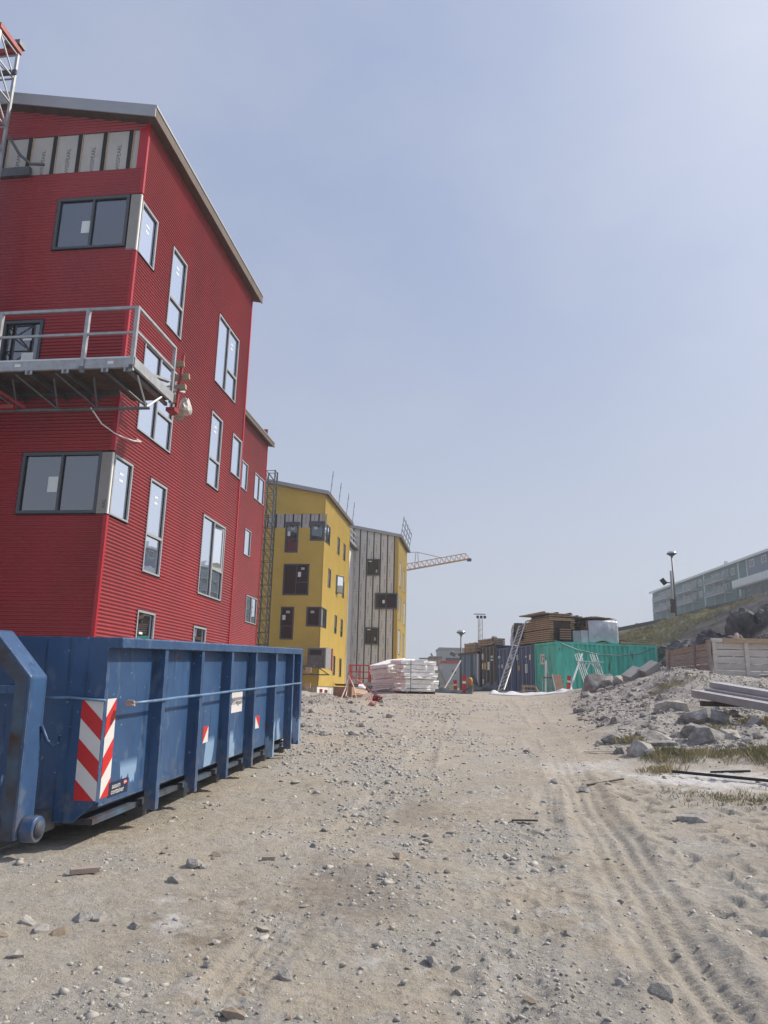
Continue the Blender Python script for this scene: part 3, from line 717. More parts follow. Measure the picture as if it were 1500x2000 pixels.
# band of unclad backing boards with their maker's print
bat = [3.54, 2.91, 2.285, 1.665, 1.05, .42]
edges = [3.6] + bat + [.20]
for i in range(len(edges) - 1):
    hi, lo = edges[i] - (.05 if i else 0), edges[i + 1] + (.05 if i + 1 < len(edges) - 1 else 0)
    if hi - lo < .05: continue
    pb = MB(mF).box((lo, -.06, 13.03), (hi, -.035, 14.07)).build('backing_board', panel_m, red)
    if hi - lo > .3:
        lettering('WISSPEARL', .135, print_m, pb, (-(lo + .21), .034, 13.38), (0, 0, 1), (-1, 0, 0))
for b in bat:
    MB(mF).box((b - .05, -.055, 13.03), (b + .045, -.005, 14.07)).build('batten', batten_m, red)
    MB(mF).box((b - .068, -.05, 13.03), (b - .051, -.012, 14.07)).build('batten', batten_wood, red)
MB(mF).box((.03, -.02, 13.03), (.2, .014, 14.07)).build('corner_trim', red_trim, red)
MB(mF).box((2.75, .02, 12.98), (4.4, .11, 13.2)).build('loose_flashing', steel_dk, red)

# ---- red building, far wing, set back
far_red = thing('apartment_building', 'far red corrugated wing set back behind the near one', 'building', (CR[0], CR[1], 0), -YAW)
m2 = mapR(-3.75)
W2 = [(21.17, 22.85, 10.79, 12.12), (20.18, 21.13, 7.80, 9.07), (21.04, 22.78, 4.69, 5.98), (18.4, 20.0, 10.79, 12.12)]
corrugated('wall', red_clad, far_red, m2, 9.0, 23.0, -.2, 14.15, holes_of(W2))
MB().box((-12, 22.9, -.2), (-3.77, 22.97, 15)).build('end_wall', red_clad, far_red)
MB(m2).box((22.94, -.05, -.2), (23.01, .022, 14.1)).build('corner_trim', red_trim, far_red)
window(far_red, m2, *W2[0], cols=[22.0], glass=glass_side, fm=frame_lt)
window(far_red, m2, *W2[1], glass=glass_side, fm=frame_lt)
window(far_red, m2, *W2[2], cols=[21.9], glass=glass_side, fm=frame_lt)
window(far_red, m2, *W2[3], cols=[19.2], glass=glass_side, fm=frame_lt)
rr = roof(far_red, 23.0, 8.0, 14.15, .19, .25, over=.3, y0=9.2)
rr.location = (-3.75, 0, 0)

# ---- yellow building
CYB = (-4.17, 52.39)
yel = thing('apartment_building', 'mustard yellow corrugated apartment block on a white plinth', 'building', (CYB[0], CYB[1], 0), -YAW)
YW = [(.05, 2.03, 11.88, 13.2), (4.92, 5.8, 11.83, 13.13), (7.44, 8.31, 11.8, 13.1), (1.9, 2.82, 8.87, 10.2), (4.9, 5.75, 8.80, 10.15), (7.47, 8.3, 8.8, 10.1), (.05, 1.88, 5.88, 7.2), (4.9, 5.74, 5.8, 7.14), (7.41, 8.22, 5.75, 7.08), (4.9, 5.7, 2.74, 4.1), (7.38, 8.23, 2.7, 4.04)]
YF = dict(a=(1.88, 2.8, 11.02, 13.15), b=(.05, 1.01, 11.87, 13.19), c=(.97, 2.79, 8.01, 10.18), d=(1.91, 2.82, 4.97, 7.17), e=(.05, 1.01, 5.87, 7.19))
h = holes_of(YW); h[0] = (0, *h[0][1:]); h[6] = (0, *h[6][1:])
corrugated('wall', yel_clad, yel, mR, .04, 10.0, 1.88, 15.2, h, per=6)['label'] = 'sunlit yellow corrugated side wall'
hf = holes_of(list(YF.values())) + [(.12, 4.2, 12.78, 13.78)]
hf[1] = (0, *hf[1][1:]); hf[4] = (0, *hf[4][1:])
corrugated('wall', yel_clad, yel, mF, .04, 12.0, 1.88, None, hf, slope=.21, ztop=15.2, per=6)['label'] = 'shaded yellow corrugated end wall'
for z0, z1 in ((1.88, 5.84), (7.22, 11.84), (13.22, 15.22)):
    MB().box((-.05, -.022, z0), (.022, .05, z1)).build('corner_trim', yel_trim, yel)
MB(mR).box((9.95, -.3, 1.88), (10.02, .022, 15.2)).build('corner_trim', yel_trim, yel)
MB().box((-12, 9.7, .5), (-.05, 9.95, 15.2)).build('rear_wall', yel_clad, yel)
MB().box((-12, .06, .3), (-.06, 9.94, 1.87)).build('plinth', white_conc, yel)
MB().box((-12, .01, .3), (-.065, .055, 1.865)).build('plinth', concrete_m, yel)['label'] = 'grey block end of the plinth'
roof(yel, 10.0, 12.0, 15.2, .21, .24)
for i, w in enumerate(YW):
    window(yel, mR, *w, cols=[1.1] if i in (0, 6) else None, rails={0: [w[2] + .45]} if i in (1, 2, 7, 8) else None, glass=glass_cool, depth=.12)
ysh = lambda a, d, z: (d + .04 + (a - 4.9) * .42, a, z)
ysf = MB(ysh)
for bx in (((4.9, 0, 8.8), (4.97, .05, 10.15)), ((5.68, 0, 8.8), (5.75, .05, 10.15)), ((4.97, 0, 8.8), (5.68, .05, 8.88)), ((4.97, 0, 10.07), (5.68, .05, 10.15))): ysf.box(*bx)
ysf = ysf.build('open_sash', frame_m, yel)
MB(ysh).box((4.97, .02, 8.88), (5.68, .03, 10.07)).build('pane', glass_cool, ysf)
PAP = lambda a, z: [(a, z, .25, .33)]
window(yel, mF, *YF['a'], rails={0: [11.9]}, glass=glass_cool, stickers=[(2.55, 12.35, .2, .33), (2.28, 12.8, .26, .05), (2.28, 12.7, .26, .05)], fw=.09)
window(yel, mF, *YF['b'], glass=glass_cool, stickers=[(.62, 12.8, .26, .05), (.62, 12.7, .26, .05)], fw=.09)
window(yel, mF, *YF['c'], cols=[1.86], rails={0: [8.9]}, glass=glass_dark, stickers=[(1.65, 9.45, .22, .35), (1.42, 9.9, .24, .05), (1.42, 9.82, .24, .05)], fw=.08)
window(yel, mF, *YF['d'], rails={0: [5.85]}, glass=glass_dark, stickers=[(2.6, 6.45, .22, .33), (2.33, 6.88, .26, .05), (2.33, 6.78, .26, .05)], fw=.08)
window(yel, mF, *YF['e'], glass=glass_dark, stickers=[(.6, 6.9, .26, .05), (.6, 6.8, .26, .05)], fw=.09)
for z0, z1 in ((11.86, 13.2), (5.86, 7.2)):
    MB().box((-.06, -.03, z0), (.03, .06, z1)).build('corner_post', frame_m, yel)
for i in range(7):
    v = .42 + i * .62
    pb = MB(mF).box((v - .57, -.06, 12.78), (v - .02, -.035, 13.78)).build('backing_board', panel_m, yel)
    MB(mF).box((v - .04, -.05, 12.78), (v + .05, -.002, 13.78)).build('batten', batten_m, yel)
    lettering('SWISSPEARL', .12, print_m, pb, (-(v - .3), .033, 13.4), (0, 0, 1), (-1, 0, 0))
MB(mF).box((1.78, -.05, 12.95), (2.92, .022, 13.2)).build('window_head', frame_m, yel)
MB(mF).box((0.0, -.05, 12.95), (1.12, .022, 13.24)).build('window_head', frame_m, yel)
for i, (u, s) in enumerate(((0.2, 0), (3.3, 0), (6.6, 0), (9.4, 0))):
    pz = MB()
    pz.tube([(.3, u, 15.3), (.42, u + .1, 17.0)], .022, 6)
    for k in (.35, .75): pz.box((.32 + .12 * k - .03, u - .05 + .1 * k, 15.3 + 1.7 * k), (.32 + .12 * k + .03, u + .05 + .1 * k, 15.3 + 1.7 * k + .08))
    pz.build('guardrail_post', steel_dk, yel)

# ---- white link between the yellow and the grey block
linkb = thing('link_building', 'narrow white panelled link between yellow and grey blocks', 'building', (CYB[0], CYB[1], 0), -YAW)
ml = mapR(-.35)
for i in range(9):
    MB(ml).box((10.1, -.06, 1.4 + i * 1.38), (14.2, -.002, 1.4 + (i + 1) * 1.38 - .02)).build('wall_panel', white_m, linkb)
MB(ml).box((10.05, -2, .8), (14.25, -.07, 13.8)).build('core_wall', concrete_m, linkb)
LW = [(10.25, 11.0, 10.8, 13.0), (10.25, 11.0, 7.8, 10.0), (10.25, 11.0, 4.8, 7.0)]
for w in LW: window(linkb, ml, *w, glass=glass_cool, rim=False, proud=.03)
MB().box((-3, 10.03, 13.82), (.05, 14.3, 14.05)).build('roof', fascia_m, linkb)
MB().box((-2.9, 10.05, 13.79), (.03, 14.28, 13.815)).build('soffit', soffit_m, linkb)
br = MB()
for z in (14.5, 15.0): br.box((-.12, 10.05, z), (-.06, 14.2, z + .06))
for y in (10.1, 12, 14.1): br.box((-.12, y, 14.05), (-.07, y + .05, 15.06))
br.build('guardrail', alu_m, linkb)

# ---- grey block, boards still bare, side clad in yellow
CGB = (1.36, 66.06)
gry = thing('apartment_building', 'grey boarded apartment block striped with black battens, yellow side', 'building', (CGB[0], CGB[1], 0), -YAW)
GB = [.36 + .615 * k for k in range(9)]
GW = [(1.62, 2.78, 11.52, 13.0), (-.02, 1.98, 8.6, 10.0), (1.60, 2.8, 5.55, 7.0)]
MB().box((-8, .05, .5), (-.03, 7.4, 15.0)).build('core_wall', concrete_m, gry)
pm = {}
for k in range(-1, len(GB) - 1):
    a0 = GB[k] + .05 if k >= 0 else .08
    a1 = GB[k + 1] - .05 if k >= 0 else GB[0] - .05
    off = [.0, .6, .3, .8, .2, .7, .45, .1, .55, .35][k + 1]
    z = 2.2 - off
    while z < 15.1 + .2 * a0:
        zt = min(z + 1.18, 15.05 + .2 * a0)
        if zt - z > .05:
            key = (round(a1 - a0, 2), round(zt - z, 2))
            if key not in pm: pm[key] = MB(mF).box((0, .0, 0), (a1 - a0, .03, zt - z)).mesh('facade_board')
            o = link('facade_board', pm[key], panel_gm, gry); o.location = (-a0, -.005, z)
            if zt - z > 1.0 and a1 - a0 > .3:
                lettering('SWISSPEARL', .14, print_m, o, (-(a1 - a0) * random.choice((.3, .62, .72)), -.0315, .55), (0, 0, 1), (-1, 0, 0))
        z += 1.2
for b in GB:
    MB(mF).box((b - .05, -.0, 2.1 + (1.2 if b > 2.9 else 0)), (b + .045, .045, 15.0 + .2 * b)).build('batten', batten_m, gry)
mfo = mapF(.10)
window(gry, mfo, *GW[0], glass=glass_dark, fw=.1, depth=.02, proud=.09, rim=False, stickers=[(2.5, 12.8, .3, .09), (1.9, 11.85, .14, .07), (1.9, 12.0, .14, .07)])
window(gry, mfo, *GW[1], cols=[1.0], glass=glass_dark, fw=.12, depth=.02, proud=.09, rim=False, stickers=[(1.22, 9.25, .2, .3)])
window(gry, mfo, *GW[2], glass=glass_dark, fw=.1, depth=.02, proud=.09, rim=False, stickers=[(2.45, 6.82, .3, .09), (1.9, 5.95, .14, .07), (1.9, 6.1, .14, .07)])
GR = [(1.05, 2.3, 10.75, 13.05), (4.4, 5.4, 10.72, 12.8), (1.5, 2.5, 7.8, 9.9), (4.9, 6.5, 7.72, 9.88), (.75, 2.6, 4.82, 7.0), (4.6, 5.6, 4.8, 6.9), (.05, .75, 8.6, 10.0)]
corrugated('wall', yel_clad, gry, mR, .0, 7.4, 1.8, 15.0, holes_of(GR), per=6)
MB().box((-.3, -.06, 1.8), (.02, .0, 15.05)).build('corner_trim', yel_trim, gry)
for w in GR: window(gry, mR, *w, glass=glass_cool, fm=frame_lt, depth=.12)
roof(gry, 7.4, 9.0, 15.0, .2, .24, over=.3, front=.25)
gr_ = MB()
for y in (.1, 1.9, 3.7, 5.5, 7.3): gr_.beam((.2, y, 15.2), (.45, y, 16.9), .04, .04)
for z in (.5, 1.0, 1.5): gr_.beam((.2 + .3 * z / 2.1, .0, 15.2 + z), (.2 + .3 * z / 2.1, 7.4, 15.2 + z), .05, .05)
gr_.build('guardrail', rust_m, gry)
sb = MB()
for z in (2.7, 3.3, 3.9): sb.beam((.3, 7.6, z), (1.5, 7.6, z), .05, .05)
for x in (.35, 1.45): sb.beam((x, 7.6, 2.3), (x, 7.6, 4.3), .05, .05)
sb.box((.1, 7.3, 2.2), (1.5, 8.4, 2.35))
sb.build('balcony_rail', steel_m, gry)

# ------------------------------------------------------------------ mast climbers
def lattice_mast(parent, x0, x1, y0, y1, z0, z1, bay, m, w=.06, bw=.028):
    for x in (x0, x1):
        for y in (y0, y1):
            MB().box((x - w / 2, y - w / 2, z0), (x + w / 2, y + w / 2, z1)).build('mast_leg', m, parent)
    hx = MB().beam((x0 + w / 2, 0, 0), (x1 - w / 2, 0, 0), bw, bw).mesh('brace'); hy = MB().beam((0, y0 + w / 2, 0), (0, y1 - w / 2, 0), bw, bw).mesh('brace')
    dxm = MB().beam((x0 + w / 2, 0, bay - .02), (x1 - w / 2, 0, .03), bw, bw).mesh('brace'); dym = MB().beam((0, y0 + w / 2, bay - .02), (0, y1 - w / 2, .03), bw, bw).mesh('brace')
    z = z1 - .05
    while z > z0 + .2:
        for y in (y0, y1): o = link('brace', hx, m, parent); o.location = (0, y, z)
        for x in (x0, x1): o = link('brace', hy, m, parent); o.location = (x, 0, z)
        if z - bay > z0:
            for y in (y0, y1): o = link('brace', dxm, m, parent); o.location = (0, y, z - bay)
            for x in (x0, x1): o = link('brace', dym, m, parent); o.location = (x, 0, z - bay)
        z -= bay

climber = thing('mast_climber', 'steel work platform hanging on a lattice mast before the near red wing', 'work platform', (CR[0], CR[1], 0), -YAW)
lattice_mast(climber, -3.75, -3.1, -1.3, -.62, .2, 15.85, .65, steel_m)
for bx in (((-3.82, -1.36, 15.85), (-3.04, -1.24, 15.97)), ((-3.82, -.68, 15.85), (-3.04, -.56, 15.97)), ((-3.16, -1.24, 15.85), (-3.04, -.68, 15.97)), ((-3.82, -1.24, 15.85), (-3.7, -.68, 15.97))):
    MB().box(*bx).build('mast_cap', red_dull, climber)
MB().box((-3.4, -.75, 16.0), (-3.0, -.52, 16.12)).build('sheave_block', steel_dk, climber)
MB().beam((-3.62, -.7, 15.25), (-3.0, -.7, 15.25), .05, .12).build('mast_tie', rust_m, climber)
MB().tube([(-3.0, -.6, 13.6), (-2.8, -.45, 13.25), (-2.6, -.3, 13.1), (-2.3, -.25, 13.1)], .035, 8).build('cable_loop', steel_dk, climber)
# deck
for k in range(6):
    MB().box((-6.5, -1.42 + k * .195, 7.52), (.98, -1.42 + k * .195 + .185, 7.56)).build('deck_board', wood_dark, climber)
for k in range(4):
    MB().box((.13, -.24 + k * .14, 7.52), (.98, -.24 + k * .14 + .13, 7.56)).build('deck_board', wood_dark, climber)
MB().box((-6.5, -1.5, 7.47), (1.02, -1.44, 7.68)).build('edge_beam', steel_m, climber)
MB().box((-6.5, -1.505, 7.655), (1.025, -1.43, 7.69)).build('edge_beam', alu_m, climber)
MB().box((.98, -1.5, 7.47), (1.035, .34, 7.67)).build('edge_beam', steel_m, climber)
MB().box((-6.5, -.24, 7.44), (.1, -.18, 7.6)).build('edge_beam', steel_dk, climber)
for x in (-5.5, -3.8, -2.0, -1.1, -.35, .45, .9):
    MB().beam((x, -1.52, 7.42), (x, -.1 if x < .1 else .3, 7.42), .06, .07).build('cross_tube', steel_dk, climber)
    MB().box((x - .07, -1.515, 7.38), (x + .07, -1.50, 7.46)).build('clamp', steel_m, climber)
for x in (-5.4, -3.6, -1.84, -.02, .98):
    MB().box((x - .035, -1.53, 7.40), (x + .035, -1.46, 8.72)).build('rail_post', steel_m, climber)
    MB().box((x - .04, -1.545, 7.42), (x + .04, -1.53, 7.50)).build('clamp', steel_dk, climber)
MB().box((.96, .27, 7.45), (1.02, .33, 8.72)).build('rail_post', steel_m, climber)
MB().beam((-6.5, -1.495, 8.70), (1.02, -1.495, 8.70), .05, .055).build('guard_rail', steel_m, climber)
MB().beam((-6.5, -1.495, 8.18), (1.0, -1.495, 8.18), .04, .045).build('guard_rail', steel_m, climber)
MB().beam((.99, -1.49, 8.71), (.99, .33, 8.71), .05, .05).build('guard_rail', steel_m, climber)
MB().beam((.99, -1.49, 8.22), (.99, .33, 8.22), .045, .05).build('guard_rail', steel_m, climber)
MB().tube([(-6.4, -.75, 6.98), (1.05, -.75, 6.93)], .035, 8).build('bottom_chord', steel_dk, climber)
for x in (.98, -.05, -.88, -1.75, -2.6, -3.5, -4.4):
    for yy_ in (-1.42, -.2):
        MB().tube([(x, -.75, 6.96), (x - .55, yy_, 7.43)], .02, 6).build('truss_diagonal', steel_dk, climber)
    MB().tube([(x, -.75, 6.96), (x + (.12 if x < .9 else -.02), -1.2, 7.43)], .02, 6).build('truss_diagonal', steel_m if x > .9 else steel_dk, climber)
MB().tube([(.98, -.75, 6.95), (.97, -.1, 7.43)], .022, 6).build('truss_diagonal', alu_m, climber)
MB().box((-4.2, -.9, 6.95), (-1.75, -.6, 7.03)).build('drive_frame', red_dull, climber)
MB().beam((-1.6, -.75, 7.0), (-2.3, -1.3, 7.42), .06, .06).build('drive_frame', red_dull, climber)
MB().beam((1.05, .47, 7.36), (1.05, .63, 8.7), .05, .05).build('upright', red_dull, climber)
MB().box((.9, .3, 7.28), (1.1, .6, 7.36)).build('upright', red_dull, climber)
for x in (-4.6, -1.35, .55): MB().box((x - .06, -1.508, 7.54), (x + .06, -1.5035, 7.60)).build('type_plate', paper_m, climber)
# what lies on the platform end
wf = lambda x, y, z: tuple(Matrix.Translation((CR[0], CR[1], 0)) @ Matrix.Rotation(-YAW, 4, 'Z') @ Vector((x, y, z)))
def timber_block(label, x, y, z, s, rz, m=None):
    o = MB().box((-s[0] * .4, -s[1] * .4, 0), (s[0] * .4, s[1] * .4, s[2] * .85)).build('timber_block', m or wood_m)
    o.location = wf(x, y, z); o.rotation_euler = (R(4), R(-6), -YAW + rz)
    tag(o, label, 'timber', 'timber offcuts on the end of the work platform')
timber_block('topmost timber offcut beside the red upright of the platform', 1.0, .50, 8.36, (.34, .12, .13), .2)
timber_block('second timber offcut down beside the red platform upright', 1.03, .62, 8.10, (.5, .13, .14), .1)
timber_block('third timber offcut down, above the bundled white sack', 1.0, .56, 7.84, (.5, .14, .13), .05)
timber_block('timber offcut under the platform deck end beside sack', 1.0, .44, 7.50, (.14, .2, .2), .4)
timber_block('lowest timber offcut under the red upright foot', 1.08, .62, 7.18, (.22, .2, .22), .5)
for i, (a, b, lb) in enumerate((((.62, .05, 7.80), (1.0, .95, 7.96), 'thin steel section lying across platform edge, outermost'), ((.3, -.35, 7.74), (.98, .55, 7.82), 'broad steel section lying along the platform end'), ((.45, -.6, 7.86), (.97, .2, 7.9), 'upper steel section on the platform deck end'))):
    o = MB().beam(wf(*a), wf(*b), .12 if i else .05, .05).build('steel_section', steel_m); tag(o, lb, 'metal section', 'steel sections on the platform deck')
def blob(name, m, size, seed, sub=3, amp=.25, freq=1.6, flat=0.0, facets=6):
    """rock or sack: icosphere pushed by noise and cut flat in places"""
    bm = bmesh.new(); bmesh.ops.create_icosphere(bm, subdivisions=sub, radius=1.0)
    rs = random.Random(seed)
    pl = [(Vector((rs.gauss(0, 1), rs.gauss(0, 1), rs.gauss(0, 1))).normalized(), rs.uniform(.55, .85)) for _ in range(facets)]
    of = Vector((rs.uniform(-50, 50), rs.uniform(-50, 50), rs.uniform(-50, 50)))
    for v in bm.verts:
        p = v.co.copy()
        p *= 1 + amp * mnoise.fractal(p * freq + of, 1.0, 2.0, 4)
        for n_, d_ in pl:
            e_ = p.dot(n_) - d_
            if e_ > 0: p -= n_ * e_ * .88
        if p.z < flat - .6: p.z = flat - .6
        v.co = Vector((p.x * size[0], p.y * size[1], p.z * size[2]))
    me = bpy.data.meshes.new(name); bm.to_mesh(me); bm.free(); me.materials.append(m)
    return me
sackm = blob('plastic_sack', mat('dusty_sack', (.50, .48, .45), .6, var=.15), (.17, .2, .24), 5, amp=.4, freq=2.5)
sk = link('plastic_sack', sackm); sk.location = wf(1.12, .82, 7.55); tag(sk, 'crumpled white plastic sack tied to the platform corner', 'sack')
st_ = MB().tube([wf(-.15, -.8, 6.95), wf(-.05, -.5, 6.72), wf(.03, -.1, 6.66), wf(.05, .2, 6.68), wf(.06, .7, 6.76), wf(.06, 1.05, 6.86), wf(.07, .8, 6.84)], .014, 5).build('webbing_strap', sheet_white)
tag(st_, 'loose white strap hanging under the platform against red wall', 'strap')

climber2 = thing('mast_climber', 'distant lattice mast and low work platform before the yellow block', 'work platform', (CYB[0], CYB[1], 0), -YAW)
lattice_mast(climber2, -3.95, -3.3, -1.75, -1.1, .9, 16.55, .8, steel_dk, w=.075, bw=.04)
MB().box((-6, -1.5, 3.05), (.75, -.3, 3.2)).build('deck', steel_dk, climber2)
for x in (-5, -3, -1.3, .0): MB().box((x, -1.52, 3.1), (x + .05, -1.47, 4.34)).build('rail_post', steel_m, climber2)
for z in (3.7, 4.3): MB().box((-6, -1.515, z), (.7, -1.48, z + .05)).build('guard_rail', steel_m, climber2)
MB().box((-.45, -1.55, 3.2), (.7, -1.5, 4.3)).build('end_guard', steel_dk, climber2)
MB().box((-.3, -1.56, 3.85), (.5, -1.552, 4.2)).build('end_guard_opening', black_m, climber2)
MB().box((.70, -1.5, 3.0), (.78, .6, 4.36)).build('end_guard', steel_m, climber2)
MB().box((.79, .3, 2.9), (.86, .4, 4.4)).build('upright', red_paint, climber2)
MB().beam((-4, -.9, 2.62), (.95, -.9, 2.62), .08, .08).build('bottom_chord', steel_dk, climber2)
for x in (.9, -.2, -1.3, -2.4): MB().beam((x, -.9, 2.62), (x - .7, -.9, 3.06), .06, .06).build('truss_diagonal', steel_dk, climber2)
pl_ = MB().box((0, 0, 0), (.55, .06, 1.55)).build('plywood_sheet', yellow_paint); pl_.location = (-6.7, 48.5, 2.7)
pl_.rotation_euler = (0, R(3), -YAW); tag(pl_, 'yellow shuttering panel standing at the foot of the far mast', 'panel')

# ------------------------------------------------------------------ dumpster
HT = 1.66
dd = Vector((.137, .990, .042)).normalized(); dw = Vector((dd.y, -dd.x, 0)).normalized(); dn = dw.cross(dd)
DN = Vector((-2.203, 6.591, 2.005)) - dn * HT
dump = bpy.data.objects.new('dumpster', None); COL.objects.link(dump)
dm = Matrix((dw, dd, dn)).transposed().to_4x4(); dm.translation = DN
dump.matrix_world = dm
tag(dump, 'large blue steel hook-lift skip with red and white warning stripes', 'dumpster')
LD, WD = 6.5, 2.5
XS = -.13
def dbox(name, a, b, m=None): return MB().box(a, b).build(name, m or blue_m, dump)
def bevel(o, w=.008):
    md = o.modifiers.new('bevel', 'BEVEL'); md.width = w; md.segments = 2; md.limit_method = 'ANGLE'; return o
# side walls, floor, tail
s_ = MB(); s_.add([(XS, .05, .27), (XS, LD - .05, .27), (XS, LD - .05, HT - .07), (XS, .05, HT - .07), (XS - .04, .05, .27), (XS - .04, LD - .05, .27), (XS - .04, LD - .05, HT - .07), (XS - .04, .05, HT - .07)],
      [(0, 1, 2, 3), (7, 6, 5, 4), (0, 3, 7, 4), (1, 5, 6, 2), (3, 2, 6, 7), (0, 4, 5, 1)]); s_.build('side_wall', blue_m, dump)
dbox('side_wall', (-WD + .09, .05, .27), (-WD + .13, LD - .05, HT - .07))
ch = MB(); ch.add([(XS, .05, .268), (XS, LD - .05, .268), (-.42, LD - .05, .12), (-.42, .05, .12)], [(0, 1, 2, 3)])
ch.build('bottom_chamfer', rust_m, dump)
dbox('floor', (-WD + .13, .06, .12), (XS - .045, LD - .06, .17), rust_m)
dbox('tail_gate', (-WD + .1, LD - .05, .2), (XS + .005, LD + .0, HT - .08))
fp = [(XS, .31), (-.33, .14), (-WD + .33, .14), (-WD - XS, .31), (-WD - XS, HT + .0), (XS, HT + .0)]
fm_ = MB(); fm_.add([(x, .008, z) for x, z in fp] + [(x, .048, z) for x, z in fp], [tuple(range(6)), tuple(range(11, 5, -1))] + [(i, i + 6, (i + 1) % 6 + 6, (i + 1) % 6) for i in range(6)])
fm_.build('front_wall', blue_m, dump)
rim = bevel(dbox('top_rim', (-.145, .0, HT - .09), (0, LD + .02, HT)), .012)
bevel(dbox('top_rim', (-WD, .0, HT - .09), (-WD + .14, LD + .02, HT)), .012)
dbox('top_rim', (-WD + .14, LD - .06, HT - .09), (-.145, LD + .02, HT - .005))
for y in (.975, 1.96, 2.96, 3.96, 4.97, 5.99):
    r_ = MB(); x1 = -.02
    r_.add([(XS - .002, y - .045, .09), (x1, y - .035, .09), (x1, y + .035, .09), (XS - .002, y + .045, .09), (XS - .002, y - .045, HT - .092), (x1, y - .035, HT - .092), (x1, y + .035, HT - .092), (XS - .002, y + .045, HT - .092)],
           [(0, 3, 2, 1), (4, 5, 6, 7), (0, 1, 5, 4), (1, 2, 6, 5), (2, 3, 7, 6), (3, 0, 4, 7)])
    r_.build('rib', blue_m, dump)
    dbox('cross_member', (-WD + .4, y - .04, .03), (XS - .004, y + .04, .115), steel_dk)
bevel(dbox('corner_post', (XS - .003, LD - .11, .12), (.0, LD + .015, HT - .092)))
for x in (-.78, -1.72): dbox('skid_rail', (x - .05, -.4, .0), (x + .05, LD - .3, .10), steel_dk)
rl = [(-.005, .25 + i * (LD - .3) / 12, HT - .563 - .002 * math.sin(i * 2.1)) for i in range(13)]
MB().tube(rl, .014, 8).build('tie_rail', blue_lt, dump)
MB().tube([(XS + .02, -.012, HT - .53), (-.44, -.012, HT - .51), (-.60, -.24, HT - .51)], .012, 8).build('tie_rail', blue_lt, dump)
kn = link('rope_knot', blob('rope_knot', wood_grey, (.05, .045, .035), 3, amp=.5, freq=2)); kn.parent = dump; kn.location = (-.01, .24, HT - .565)
kn['label'] = 'frayed rope end knotted round the rail'
# hook frame
def legpoly(sx):
    """A-frame half: leg, kinked top bar; sx mirrors it about the centre line"""
    c = -WD / 2
    def X(x): return x if sx > 0 else 2 * c - x
    path_o = [(-.50, .10), (-.50, HT - .33), (-.85, HT + .035), (c, HT + .035)]
    path_i = [(-.64, .10), (-.64, HT - .38), (-.95, HT - .085), (c, HT - .085)]
    vs = []; fs = []
    for y in (-.50, -.26):
        for p in path_o: vs.append((X(p[0]), y, p[1]))
        for p in path_i: vs.append((X(p[0]), y, p[1]))
    for i in range(3):
        fs += [(i, i + 1, i + 5, i + 4), (8 + i, 12 + i, 13 + i, 9 + i), (i, 8 + i, 9 + i, i + 1), (4 + i, 5 + i, 13 + i, 12 + i)]
    fs += [(0, 4, 12, 8)]
    m = MB(); m.add(vs, fs); o = m.build('hook_frame', blue_m, dump); bevel(o, .02)
    e_ = MB()
    for i in range(3):
        a_, b_ = Vector((X(path_o[i][0] - .028), -.502, path_o[i][1])), Vector((X(path_o[i + 1][0] - .028), -.502, path_o[i + 1][1]))
        a2, b2 = Vector((X(path_i[i][0] + .01), -.502, path_i[i][1])), Vector((X(path_i[i + 1][0] + .01), -.502, path_i[i + 1][1]))
        e_.add([a_, b_, b2, a2], [(0, 1, 2, 3)])
    e_.build('worn_face', rust_m, dump)
legpoly(1); legpoly(-1)
dbox('hook_crossbar', (-WD + .645, -.46, HT - .46), (-.645, -.34, HT - .40))
dbox('foot_beam', (-.63, -.27, .08), (-.51, .06, .24), steel_dk)
dbox('foot_beam', (-WD + .51, -.27, .08), (-WD + .63, .06, .24), steel_dk)
ry = MB()
for r_, x0, x1, mm in ((.10, -.50, -.385, None),):
    ry.tube([(x0, -.38, .17), (x1, -.38, .17)], r_, 20)
rol = ry.build('roller', blue_m, dump); bevel(rol, .012)
MB().tube([(-.387, -.38, .17), (-.373, -.38, .17)], .065, 18).build('roller_axle', rust_m, dump)
MB().tube([(-.495, -.30, HT - .72), (-.465, -.25, HT - .84), (-.425, -.22, HT - .885), (-.385, -.21, HT - .86), (-.38, -.21, HT - .80)], .016, 8).build('rope_hook', blue_m, dump)
# stickers
def clip(poly, n, c):
    out = []
    for i in range(len(poly)):
        p, q = poly[i], poly[(i + 1) % len(poly)]
        dp, dq = p[0] * n[0] + p[1] * n[1] - c, q[0] * n[0] + q[1] * n[1] - c
        if dp <= 0: out.append(p)
        if (dp < 0 < dq) or (dq < 0 < dp):
            t = dp / (dp - dq); out.append((p[0] + (q[0] - p[0]) * t, p[1] + (q[1] - p[1]) * t))
    return out
def stripes(to3, W, H, slope, period, phase, name='warning_sticker'):
    o = MB(); o.add([to3(a, b, .0012) for a, b in ((0, 0), (W, 0), (W, H), (0, H))], [(0, 1, 2, 3)])
    w = o.build(name, sticker_w, dump)
    k = -8
    while k < 9:
        c0 = phase + k * period; q = [(0, 0), (W, 0), (W, H), (0, H)]
        q = clip(q, (slope, 1), c0 + period / 2)
        if len(q) > 2: q = clip(q, (-slope, -1), -c0)
        if len(q) > 2:
            m = MB(); m.add([to3(a, b, .0024) for a, b in q], [tuple(range(len(q)))]); m.build('red_stripe', sticker_r, w)
        k += 1
    return w
zb_ = HT - 1.33
stripes(lambda a, b, t: (XS + .001 + t, .058 + a, zb_ + b), .165, .81, -.93, .33, .162)
stripes(lambda a, b, t: (XS - .004 - a, .008 - t, zb_ - .01 + b), .195, .82, -.93, .33, .15)
stripes(lambda a, b, t: (XS + .001 + t, 6.13 + a, HT - 1.40 + b), .15, .86, -1.8, .40, -.1)
